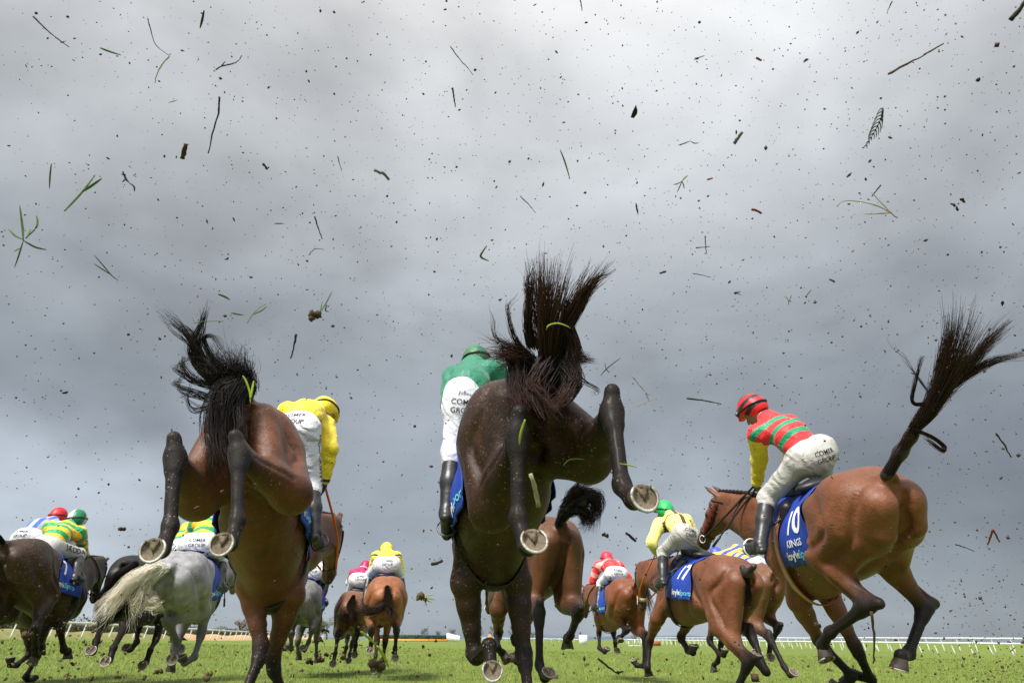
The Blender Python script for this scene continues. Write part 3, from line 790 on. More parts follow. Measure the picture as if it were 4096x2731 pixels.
# ------------------------------------------------------------------ the riders
def make_jockey(H, key, label, silk, capm, vox=.011, breeches=None, glove=False, gaze=(0, 1, -.22), comer=True, back_text=None, thigh=None, goggles=True, wrinkle=.004, thighsz=.07):
    J = {k: np.array(v) for k, v in JPOSE[key].items()}
    W = H.W; breeches = breeches or M_white
    sp = unit(J['neck'] - J['pel']); lat = unit(J['RS'] - J['LS'] + (J['RH'] - J['LH'])); lat = unit(lat - sp * (lat @ sp))
    bn = np.cross(lat, sp)                       # out of the back
    if bn @ np.array([0, -.3, 1]) < 0: bn = -bn
    g = unit(gaze); hl = unit(np.cross(g, np.array([0, 0, 1.]))); hu = np.cross(hl, g)
    hd = J['head']; Hm = np.stack([hl, g, hu], 1); L = np.linalg.norm(J['neck'] - J['pel'])
    mid = (J['pel'] + J['neck']) / 2 + bn * .035
    def torso(tg='t', lo=0.):
        a = J['pel'] * (1 - lo) + mid * lo
        return [cap(a, mid, .108, .122, .06, flat=(bn, 1.25), tagn=tg), cap(mid, J['neck'] - sp * .10, .125, .115, .06, flat=(bn, 1.25), tagn=tg),
                cap(J['LS'] + lat * .05 - sp * .02, J['RS'] - lat * .05 - sp * .02, .074, .074, .06, tagn=tg)]
    def arm(s, end=1., r=1.):
        S, E_, Wr = J[s + 'S'], J[s + 'E'], J[s + 'W']; Wr = E_ + (Wr - E_) * end
        return [cap(S, E_, .060 * r, .047 * r, .05, tagn='a' + s), cap(E_, Wr, .045 * r, .033 * r, .03, tagn='a' + s)]
    def pelvis(): return [cap(J['LH'], J['RH'], .102, .102, .06), ell(J['pel'] - sp * .02 + bn * .03, (.145, .11, .11), .06)]
    def thighs(): return [cap(J[s + 'H'], J[s + 'K'], .094, .060, .05) for s in 'LR']
    def hand(s):
        d = unit(J[s + 'W'] - J[s + 'E']); up = unit(np.array([0, .1, 1.]) - d * (d @ np.array([0, .1, 1.]))); ins = np.cross(d, up) * (-1 if s == 'L' else 1)
        ins = ins if ins @ ((J['LW'] + J['RW']) / 2 - J[s + 'W'] + 1e-4) > 0 else -ins
        wv = J[s + 'W']; out = [cap(wv - d * .02, wv + d * .03, .030, .028, .015), cap(wv + d * .03 + up * .018, wv + d * .075 + up * .022, .024, .018, .015, flat=(ins, 1.3)), cap(wv + d * .03 - up * .018, wv + d * .07 - up * .024, .022, .016, .015, flat=(ins, 1.3))]
        for i, (o, l) in enumerate(((.033, .034), (.011, .038), (-.012, .036), (-.033, .028))):
            r0 = wv + d * .082 + up * o; r1 = r0 + d * l * .55 + ins * .014; r2 = r1 + ins * .030 - d * .012; r3 = r2 - d * .024 + ins * .002
            out += [cap(r0 - d * .02, r1, .0095, .0090, .005), cap(r1, r2, .0090, .0084, .005), cap(r2, r3, .0084, .0078, .005)]
        t0 = wv + d * .025 + up * .030 + ins * .008; t1 = t0 + d * .040 + up * .012 + ins * .012
        out += [cap(t0, t1, .0125, .0105, .008), cap(t1, t1 + d * .028 + ins * .012 - up * .006, .0105, .0085, .005)]
        return out
    head = [ell(hd + hu * .02 - g * .005, (.074, .094, .098), .03, Hm), ell(hd - hu * .055 + g * .025, (.055, .066, .060), .03, Hm),
            cap(hd + g * .088 + hu * .012, hd + g * .112 - hu * .030, .011, .016, .014), cap(hd + g * .085 - hu * .062 - hl * .020, hd + g * .085 - hu * .062 + hl * .020, .011, .011, .012),
            ell(hd + g * .070 - hu * .098, (.026, .024, .020), .02, Hm), ell(hd + g * .088 + hu * .030, (.05, .014, .012), .015, Hm),
            ell(hd + g * .097 + hl * .030 + hu * .008, (.017, .012, .010), .012, Hm, sub=True), ell(hd + g * .097 - hl * .030 + hu * .008, (.017, .012, .010), .012, Hm, sub=True),
            ell(hd + hl * .076 - g * .01 - hu * .01, (.012, .022, .032), .012, Hm), ell(hd - hl * .076 - g * .01 - hu * .01, (.012, .022, .032), .012, Hm),
            cap(J['neck'], hd - hu * .05 - g * .02, .062, .056, .04)]
    foot = lambda s: [cap(J[s + 'K'], J[s + 'A'], .055, .038, .03), cap(J[s + 'A'], J[s + 'T'], .038, .030, .03)]
    base = W(np.array([J['pel'] - np.array([0, 0, .16])]))[0]
    broot = H.base + base
    Y = lambda v: W(v) - base
    root = thing('person', label, 'jockey', broot, 'jockeys riding the racehorses')
    fine = vox < .0105
    bp = torso() + pelvis() + thighs() + arm('L') + arm('R') + head + foot('L') + foot('R') + hand('L') + hand('R')
    V, Q = nets(bp, vox * .85 if fine else vox * 1.1, smooth=1)
    link('body', mkmesh('body', Y(V), [Q], M_skin), root)
    # silks
    wr = lambda X_, Y_, Z_: wrinkle * (np.sin(X_ * 31 + Z_ * 22 + 1.5 * np.sin(Y_ * 19)) * np.sin(Y_ * 27 - Z_ * 17 + np.sin(X_ * 23)) + .5 * np.sin(X_ * 63 + Y_ * 41) * np.sin(Z_ * 57))
    HEM = J['pel'] + sp * .035
    jp = [cap(J['pel'] + sp * .0, mid, .117, .122, .06, flat=(bn, 1.15), tagn='t')] + torso('t', .2)[1:] + [ell(HEM - sp * 1.5, (1.5, 1.5, 1.5), .012, sub=True)] + arm('L', .93, 1.13) + arm('R', .93, 1.13) + [cap(J['neck'] - sp * .04, J['neck'] + sp * .02, .068, .068, .05, tagn='t')]
    V, Q = nets(jp, vox, .014, wr, 1)
    tg = nearest_tag(jp, V); am = np.zeros(len(V))
    for s in 'LR':
        m = tg == 'a' + s; S, E_, Wr = J[s + 'S'], J[s + 'E'], J[s + 'W']
        d1 = unit(E_ - S); d2 = unit(Wr - E_); l1 = np.linalg.norm(E_ - S)
        t1 = (V - S) @ d1; t2 = (V - E_) @ d2; a = np.where(t2 > 0, l1 + t2, np.minimum(t1, l1))
        am = np.where(m, np.maximum(a - .01, 0), am)
    su = (V - J['pel']) @ sp; sx = (V - J['pel']) @ lat
    link('jacket', mkmesh('jacket', Y(V), [Q], silk, dict(su=su * .5 / L, sx=sx, am=am)), root)
    # breeches
    wr2 = lambda X_, Y_, Z_: wrinkle * (1.5 * (np.abs(np.sin(X_ * 9 + Z_ * 27 + Y_ * 8 + 1.3 * np.sin(Y_ * 13 + X_ * 9))) ** .6 - .7) * (.5 + .5 * np.sin(X_ * 11 - Y_ * 9 + 1.0)) + .35 * np.sin(X_ * 33 + Z_ * 41 + 1.8 * np.sin(Y_ * 21)))
    pp = pelvis() + thighs() + [cap(J['pel'], J['pel'] * .6 + mid * .4, .100, .098, .06, flat=(bn, 1.18))] + [cap(J[s + 'K'], J[s + 'K'] * .86 + J[s + 'A'] * .14, .062, .056, .03) for s in 'LR']
    V, Q = nets(pp, vox, .013, wr2, 1)
    bro = link('breeches', mkmesh('breeches', Y(V), [Q], breeches), root); bvb = bvh_of(V, Q)
    def put(s, org, n, right, up, size, mat, bold=.008, name='lettering'):
        n = unit(n)
        for _ in range(2):
            hit, nn, _, _ = bvb.ray_cast(Vector(np.asarray(org) + n * .3), Vector(-n), .7)
            if hit is not None: org = np.array(hit); n = unit(n * .35 + np.array(nn) * .65)
        right = unit(right - n * (right @ n)); up2 = np.cross(n, right)
        if up2 @ up < 0: up2 = -up2
        P_, F_ = text_on(bvb, s, org, n, right, up2, size, .004, bold)
        link(name, mkmesh(name, Y(P_), F_, mat, smooth=False), bro)
    if comer:
        n = unit(bn * .72 - sp * .69); c = J['pel'] + n * .12
        up_ = unit(sp - n * (sp @ n)); put('COMER', c + up_ * .036, n, lat, sp, .052, M_ltrd, .003); put('GROUP', c - up_ * .022, n, lat, sp, .052, M_ltrd, .003)
        if back_text: put(back_text, c + up_ * .10, n, lat, sp, .040, M_ltrn, .0)
    if thigh:
        s, txt, mt = thigh
        a, b = J[s + 'H'], J[s + 'K']; o = lat * (1 if s == 'R' else -1)
        put(txt, a * .42 + b * .58, o + bn * .25, (b - a) * (1 if s == 'R' else -1), bn, thighsz, mt, .014)
    # boots
    for s in 'LR':
        K, A_, T_ = J[s + 'K'], J[s + 'A'], J[s + 'T']; dn = unit(A_ - K); fd = unit(T_ - A_)
        pr = [cap(K * .90 + A_ * .10, K * .5 + A_ * .5, .056, .056, .03), cap(K * .5 + A_ * .5, A_, .054, .040, .03), cap(A_, T_ - fd * .01, .040, .033, .03), cap(A_ + dn * .045 - fd * .02, T_ + dn * .025, .024, .024, .02), ell(A_ + dn * .055 - fd * .035, (.030, .030, .022), .02)]
        V, Q = nets(pr, vox, .006, None, 1)
        link('boot', mkmesh('boot', Y(V), [Q], M_boot), root)
    if glove:
        for s in 'LR':
            V, Q = nets(hand(s), .0045, .003, None, 1); link('glove', mkmesh('glove', Y(V), [Q], M_dark), root)
    # cap over the skull cap, with goggles pushed up on it
    cp = [ell(hd + hu * .038 - g * .006, (.106, .126, .114), .02, Hm), ell(hd - g * .06 - hu * .02, (.090, .075, .075), .05, Hm),
          cap(hd + g * .10 + hu * .045 - hl * .045, hd + g * .10 + hu * .045 + hl * .045, .030, .030, .02, flat=(hu, 2.6)), cap(hd + g * .135 + hu * .038 - hl * .02, hd + g * .135 + hu * .038 + hl * .02, .028, .028, .02, flat=(hu, 3.2)),
          ell(hd + g * .105 - hu * .085, (.25, .095, .115), .02, Hm, sub=True)]
    V, Q = nets(cp, vox * .85, 0, None, 1)
    rel = V - hd
    link('cap', mkmesh('cap', Y(V), [Q], capm, dict(ch=rel @ hu, cx=rel @ hl, cy=rel @ g + .02)), root)
    if goggles:
        a = np.linspace(0, 2 * math.pi, 40); ring = hd + hu * .038 - g * .006 + np.outer(np.sin(a), hl) * .1075 + np.outer(np.cos(a), g) * .1275 + np.outer(np.cos(a) * .045 - .01, hu)
        bvp = bvh_of(V, Q); R2 = []
        for p in ring:
            loc, nn, _, _ = bvp.find_nearest(Vector(p)); R2.append(np.array(loc + nn * .004))
        gv, gF = tubes([R2], np.full((1, 40), .0085), 6)
        go = link('goggles', mkmesh('goggles', Y(gv), gF, M_goggle), root)
        lv, lq = nets([ell(hd + g * .112 + hu * .075 + hl * s * .035, (.036, .022, .026), .02, Hm) for s in (-1, 1)], .008)
        link('goggle_lens', mkmesh('goggle_lens', Y(lv), [lq], M_lens), go)
    # stirrup iron round each foot (belongs to the horse's tack)
    for s in 'LR':
        A_, T_ = J[s + 'A'], J[s + 'T']; K = J[s + 'K']; fd = unit(T_ - A_); dn = unit(A_ - K); dn = unit(dn - fd * (dn @ fd)); la = np.cross(fd, dn)
        c = T_ - fd * .05 + dn * .0; a = np.linspace(0, 2 * math.pi, 28)
        ring = c + np.outer(np.sin(a), la) * .062 - np.outer(np.cos(a), dn) * .068 + dn * .0
        rv, rF = tubes([ring], np.full((1, 28), .0065), 6)
        so_ = link('stirrup', mkmesh('stirrup', W(rv), rF, M_steel if key == 'H3' else M_iron), H.root)
        top = np.array([(-.2 if s == 'L' else .2), .74, .20]); ln = np.array([top, (top + ring[0]) / 2, ring[0]])
        lv, lF = tubes([catmull(ln, 10)], np.full((1, 10), .010), 5)
        link('stirrup_leather', mkmesh('stirrup_leather', W(lv), lF, M_strap), so_)
    return root, J
def make_whip(H, a, b, label):
    pts = catmull([a, (np.array(a) + np.array(b)) / 2 + np.array([0, 0, .01]), b], 14)
    V, F = tubes([H.X(pts)], np.linspace(.011, .006, 14)[None, :], 7, True); V2, F2 = tubes([H.X(pts[-2:] + (pts[-1] - pts[-2]) * np.array([[0.6], [1.8]]))], np.full((1, 2), .012), 6, True)
    base = H.X(pts)[0]
    r = thing('whip', label, 'riding whip', base)
    link('shaft', mkmesh('shaft', V - base, F, M_whip), r); link('flap', mkmesh('flap', V2 - base, F2, M_whip), r)
# poses measured in metres: joints in each animal's own frame (x right, y forward, z up from the hip)
POSE = {"H1":{"O":[-1.708,4.418,1.628],"s":1.06,"R":[[0.9804,-0.0799,-0.1799],[0.1442,0.9136,0.3802],[0.134,-0.3987,0.9072]],"LH":[[-0.228,-0.148,-0.311],[-0.222,-0.627,-0.39],[-0.19,-0.58,-0.782],[-0.211,-0.682,-0.94]],"RH":[[0.282,-0.108,-0.31],[0.065,-0.543,-0.338],[0.092,-0.496,-0.733],[0.056,-0.593,-0.892]],"LF":[[-0.131,0.937,-0.281],[-0.04,1.034,-0.7],[-0.115,0.983,-0.996],[-0.09,1.018,-1.18]],"RF":[[0.131,1.01,-0.356],[-0.013,1.257,-0.69],[0.1,1.379,-0.952],[0.118,1.567,-0.973]],"poll":[0.335,1.678,0.629],"muz":[0.254,2.167,0.369],"fl":{"LH":0.75,"RH":0.75},"gp":0.32},"H2":{"O":[0.041,3.819,1.613],"s":1.06,"R":[[0.9707,-0.1953,-0.1399],[0.2222,0.9513,0.2137],[0.0914,-0.2385,0.9668]],"LH":[[-0.199,-0.032,-0.36],[-0.141,-0.494,-0.206],[-0.186,-0.447,-0.602],[-0.167,-0.581,-0.735]],"RH":[[0.28,-0.238,-0.214],[0.244,-0.721,-0.229],[0.18,-0.772,-0.614],[0.19,-0.927,-0.721]],"LF":[[-0.17,1.054,-0.379],[-0.132,1.224,-0.79],[-0.09,0.917,-0.781],[-0.114,0.812,-0.937]],"RF":[[0.164,1.084,-0.399],[0.153,1.128,-0.841],[0.1,0.951,-1.088],[0.105,1.072,-1.234]],"poll":[-0.0,1.789,0.615],"muz":[-0.0,2.193,0.227],"fl":{"LH":0.95,"RH":0.55,"LF":1.0},"gp":0.2},"H3":{"O":[2.425,4.695,1.328],"s":1.0,"R":[[0.9657,-0.0976,-0.2408],[0.0947,0.9952,-0.0236],[0.2419,0.0,0.9703]],"LH":[[-0.226,0.349,-0.107],[-0.245,0.042,-0.479],[-0.369,0.404,-0.61],[-0.398,0.506,-0.771]],"RH":[[0.168,0.328,-0.163],[0.331,0.322,-0.625],[0.01,0.226,-0.837],[-0.146,0.133,-0.885]],"LF":[[-0.13,1.119,-0.426],[0.024,1.324,-0.78],[0.089,1.153,-1.034],[-0.067,1.26,-1.053]],"RF":[[0.117,1.093,-0.411],[0.132,1.019,-0.85],[0.239,1.182,-1.09],[0.124,1.334,-1.097]],"poll":[-0.123,1.824,0.551],"muz":[-0.345,2.211,0.211]},"H4":{"O":[2.353,7.829,1.088],"s":1.0,"R":[[0.9565,-0.2688,0.1137],[0.2792,0.9561,-0.0888],[-0.0848,0.1167,0.9895]],"LH":[[-0.163,-0.125,-0.346],[-0.088,-0.499,-0.654],[-0.13,-0.301,-0.999],[-0.131,-0.141,-1.101]],"RH":[[0.171,0.23,-0.286],[0.116,-0.242,-0.404],[0.125,-0.486,-0.722],[0.082,-0.396,-0.559]],"LF":[[-0.208,1.206,-0.41],[-0.139,1.524,-0.705],[-0.199,1.419,-0.991],[-0.107,1.546,-1.097]],"RF":[[0.125,0.956,-0.306],[0.15,1.278,-0.605],[0.106,0.995,-0.723],[0.078,0.828,-0.638]],"poll":[-0.1,1.933,0.186],"muz":[-0.015,2.025,-0.362]},"H6":{"O":[1.879,11.798,1.158],"s":1.0,"R":[[0.9809,-0.1942,0.0062],[0.1943,0.9809,-0.0041],[-0.0052,0.0052,1.0]],"LH":[[-0.138,0.341,-0.133],[-0.048,-0.049,-0.42],[-0.1,0.31,-0.586],[-0.102,0.12,-0.576]],"RH":[[0.17,0.103,-0.352],[0.13,-0.35,-0.533],[0.108,-0.301,-0.929],[-0.013,-0.183,-0.841]],"LF":[[-0.186,0.912,-0.224],[-0.079,1.275,-0.447],[-0.138,1.112,-0.704],[-0.051,0.943,-0.693]],"RF":[[0.123,0.897,-0.203],[0.175,1.249,-0.461],[0.11,0.99,-0.619],[0.08,0.836,-0.725]],"poll":[-0.074,1.919,0.318],"muz":[-0.052,2.198,-0.167]},"H7":{"O":[0.358,6.63,1.302],"s":1.0,"R":[[0.9676,-0.2502,0.0322],[0.2488,0.9676,0.0426],[-0.0419,-0.0332,0.9986]],"LH":[[-0.169,0.054,-0.363],[-0.213,-0.408,-0.522],[-0.189,-0.362,-0.929],[-0.166,-0.547,-0.965]],"RH":[[0.169,-0.029,-0.366],[0.106,-0.493,-0.511],[0.154,-0.132,-0.676],[0.188,0.031,-0.765]],"LF":[[-0.209,1.105,-0.394],[-0.107,1.475,-0.608],[-0.182,1.21,-0.75],[-0.047,1.276,-0.864]],"RF":[[0.125,1.066,-0.39],[0.051,1.402,-0.664],[0.106,1.122,-0.786],[0.003,1.277,-0.825]],"poll":[-0.05,1.912,-0.028],"muz":[-0.02,2.417,-0.266]},"H8":{"O":[-1.913,11.168,1.121],"s":1.0,"R":[[0.9767,-0.2143,0.008],[0.2133,0.9668,-0.1407],[0.0225,0.1392,0.99]],"LH":[[-0.18,0.284,-0.23],[-0.197,-0.176,-0.397],[-0.178,0.16,-0.613],[-0.191,-0.016,-0.683]],"RH":[[0.18,0.275,-0.24],[0.174,-0.191,-0.389],[0.184,0.083,-0.68],[0.181,-0.079,-0.779]],"LF":[[-0.126,0.927,-0.267],[-0.062,0.869,-0.699],[-0.083,0.62,-0.882],[-0.105,0.535,-1.05]],"RF":[[0.126,0.933,-0.275],[0.07,0.942,-0.712],[0.059,1.064,-0.996],[0.055,1.212,-1.115]],"poll":[-0.0,1.789,0.615],"muz":[-0.0,2.193,0.227]},"H9":{"O":[-2.771,12.889,1.008],"s":1.0,"R":[[0.9841,-0.1402,0.1088],[0.1497,0.9851,-0.0844],[-0.0954,0.0993,0.9905]],"LH":[[-0.17,0.147,-0.336],[-0.159,-0.342,-0.358],[-0.126,-0.661,-0.597],[-0.122,-0.813,-0.711]],"RH":[[0.18,0.256,-0.261],[0.152,-0.233,-0.276],[0.138,0.084,-0.518],[0.153,-0.058,-0.643]],"LF":[[-0.125,0.924,-0.262],[-0.099,1.26,-0.545],[-0.07,0.977,-0.669],[-0.1,1.02,-0.855]],"RF":[[0.127,0.889,-0.176],[0.024,0.865,-0.602],[0.033,0.586,-0.738],[0.041,0.409,-0.805]],"poll":[0.001,1.793,0.61],"muz":[0.001,2.194,0.219]},"H10":{"O":[-3.294,11.429,1.082],"s":1.0,"R":[[0.9935,-0.1136,0.0122],[0.1141,0.9819,-0.1509],[0.0052,0.1513,0.9885]],"LH":[[-0.181,0.305,-0.2],[-0.07,-0.122,-0.412],[-0.1,0.177,-0.675],[-0.183,0.009,-0.644]],"RH":[[0.178,0.314,-0.186],[0.24,-0.147,-0.339],[0.153,0.169,-0.568],[0.105,-0.008,-0.618]],"LF":[[-0.126,1.117,-0.408],[-0.114,0.754,-0.657],[-0.131,0.996,-0.85],[-0.133,1.125,-0.989]],"RF":[[0.125,1.02,-0.364],[0.11,1.305,-0.698],[0.105,1.446,-0.974],[0.105,1.574,-1.115]],"poll":[0.0,1.789,0.615],"muz":[0.0,2.193,0.227]},"H11":{"O":[-3.464,7.521,1.071],"s":1.0,"R":[[0.9871,-0.1582,0.0262],[0.1604,0.977,-0.1402],[-0.0035,0.1426,0.9898]],"LH":[[-0.187,0.333,0.147],[-0.065,0.154,-0.292],[-0.081,0.457,-0.552],[0.026,0.321,-0.63]],"RH":[[0.178,0.294,-0.212],[0.008,-0.157,-0.311],[0.043,0.158,-0.553],[0.05,0.012,-0.675]],"LF":[[-0.124,0.991,-0.345],[-0.119,0.68,-0.659],[-0.194,0.908,-0.853],[-0.229,1.043,-0.982]],"RF":[[0.126,0.881,-0.118],[0.103,0.829,-0.554],[0.12,0.6,-0.762],[0.024,0.44,-0.722]],"poll":[0.056,1.932,0.215],"muz":[0.098,2.299,-0.204]},"H12":{"O":[-4.776,9.153,1.208],"s":1.0,"R":[[0.9906,-0.1253,-0.0552],[0.125,0.9921,-0.0087],[0.0558,0.0017,0.9984]],"LH":[[-0.17,0.218,-0.295],[-0.188,-0.249,-0.443],[-0.09,-0.579,-0.646],[-0.068,-0.746,-0.733]],"RH":[[0.17,0.107,-0.351],[0.099,-0.349,-0.515],[0.146,-0.682,-0.731],[0.137,-0.826,-0.854]],"LF":[[-0.124,0.883,-0.056],[-0.16,0.835,-0.491],[-0.064,0.597,-0.664],[-0.123,0.422,-0.709]],"RF":[[0.126,0.894,-0.192],[0.088,0.847,-0.628],[0.119,0.578,-0.778],[0.088,0.473,-0.934]],"poll":[-0.0,1.789,0.615],"muz":[-0.0,2.193,0.227]},"H13":{"O":[-5.409,7.899,1.243],"s":1.0,"R":[[0.9888,-0.092,-0.1179],[0.1021,0.9913,0.083],[0.1092,-0.0941,0.9895]],"LH":[[-0.17,0.073,-0.359],[-0.14,-0.357,-0.592],[-0.13,-0.594,-0.913],[-0.13,-0.781,-0.95]],"RH":[[0.19,0.314,-0.182],[0.258,0.062,-0.597],[0.119,0.41,-0.736],[0.06,0.523,-0.876]],"LF":[[-0.13,0.881,-0.116],[0.01,0.751,-0.512],[-0.127,0.999,-0.636],[-0.187,1.165,-0.705]],"RF":[[0.125,0.884,-0.052],[0.14,0.835,-0.489],[0.12,1.062,-0.699],[0.097,1.232,-0.78]],"poll":[0.019,1.862,0.495],"muz":[-0.099,2.122,0.012]},"H14":{"O":[-6.201,8.794,1.227],"s":1.0,"R":[[0.9966,-0.0711,-0.0427],[0.0753,0.9914,0.1069],[0.0347,-0.1097,0.9934]],"LH":[[-0.19,0.3,-0.205],[-0.15,0.095,-0.648],[-0.14,0.37,-0.938],[-0.14,0.535,-1.033]],"RH":[[0.17,0.073,-0.359],[0.14,-0.357,-0.592],[0.13,-0.594,-0.913],[0.13,-0.781,-0.95]],"LF":[[-0.125,0.997,-0.347],[-0.11,1.273,-0.689],[-0.105,1.011,-0.855],[-0.105,0.839,-0.775]],"RF":[[0.125,0.951,-0.301],[0.11,1.05,-0.73],[0.105,0.906,-1.004],[0.106,1.095,-0.984]],"poll":[-0.053,1.871,0.461],"muz":[-0.206,2.33,0.181]},"H5":{"O":[3.418,9.982,1.223],"s":1.0,"R":[[0.9703,-0.2401,0.0308],[0.241,0.9701,-0.0301],[-0.0227,0.0366,0.9991]],"LH":[[-0.17,0.073,-0.359],[-0.14,-0.357,-0.592],[-0.13,-0.594,-0.913],[-0.13,-0.781,-0.95]],"RH":[[0.18,0.271,-0.245],[0.13,-0.166,-0.46],[0.179,0.149,-0.701],[0.104,0.028,-0.825]],"LF":[[-0.125,0.997,-0.347],[-0.11,1.273,-0.689],[-0.105,1.011,-0.855],[-0.105,0.839,-0.775]],"RF":[[0.125,1.02,-0.364],[0.11,1.305,-0.698],[0.105,1.446,-0.974],[0.105,1.574,-1.115]],"poll":[-0.0,1.789,0.615],"muz":[-0.0,2.193,0.227]}}
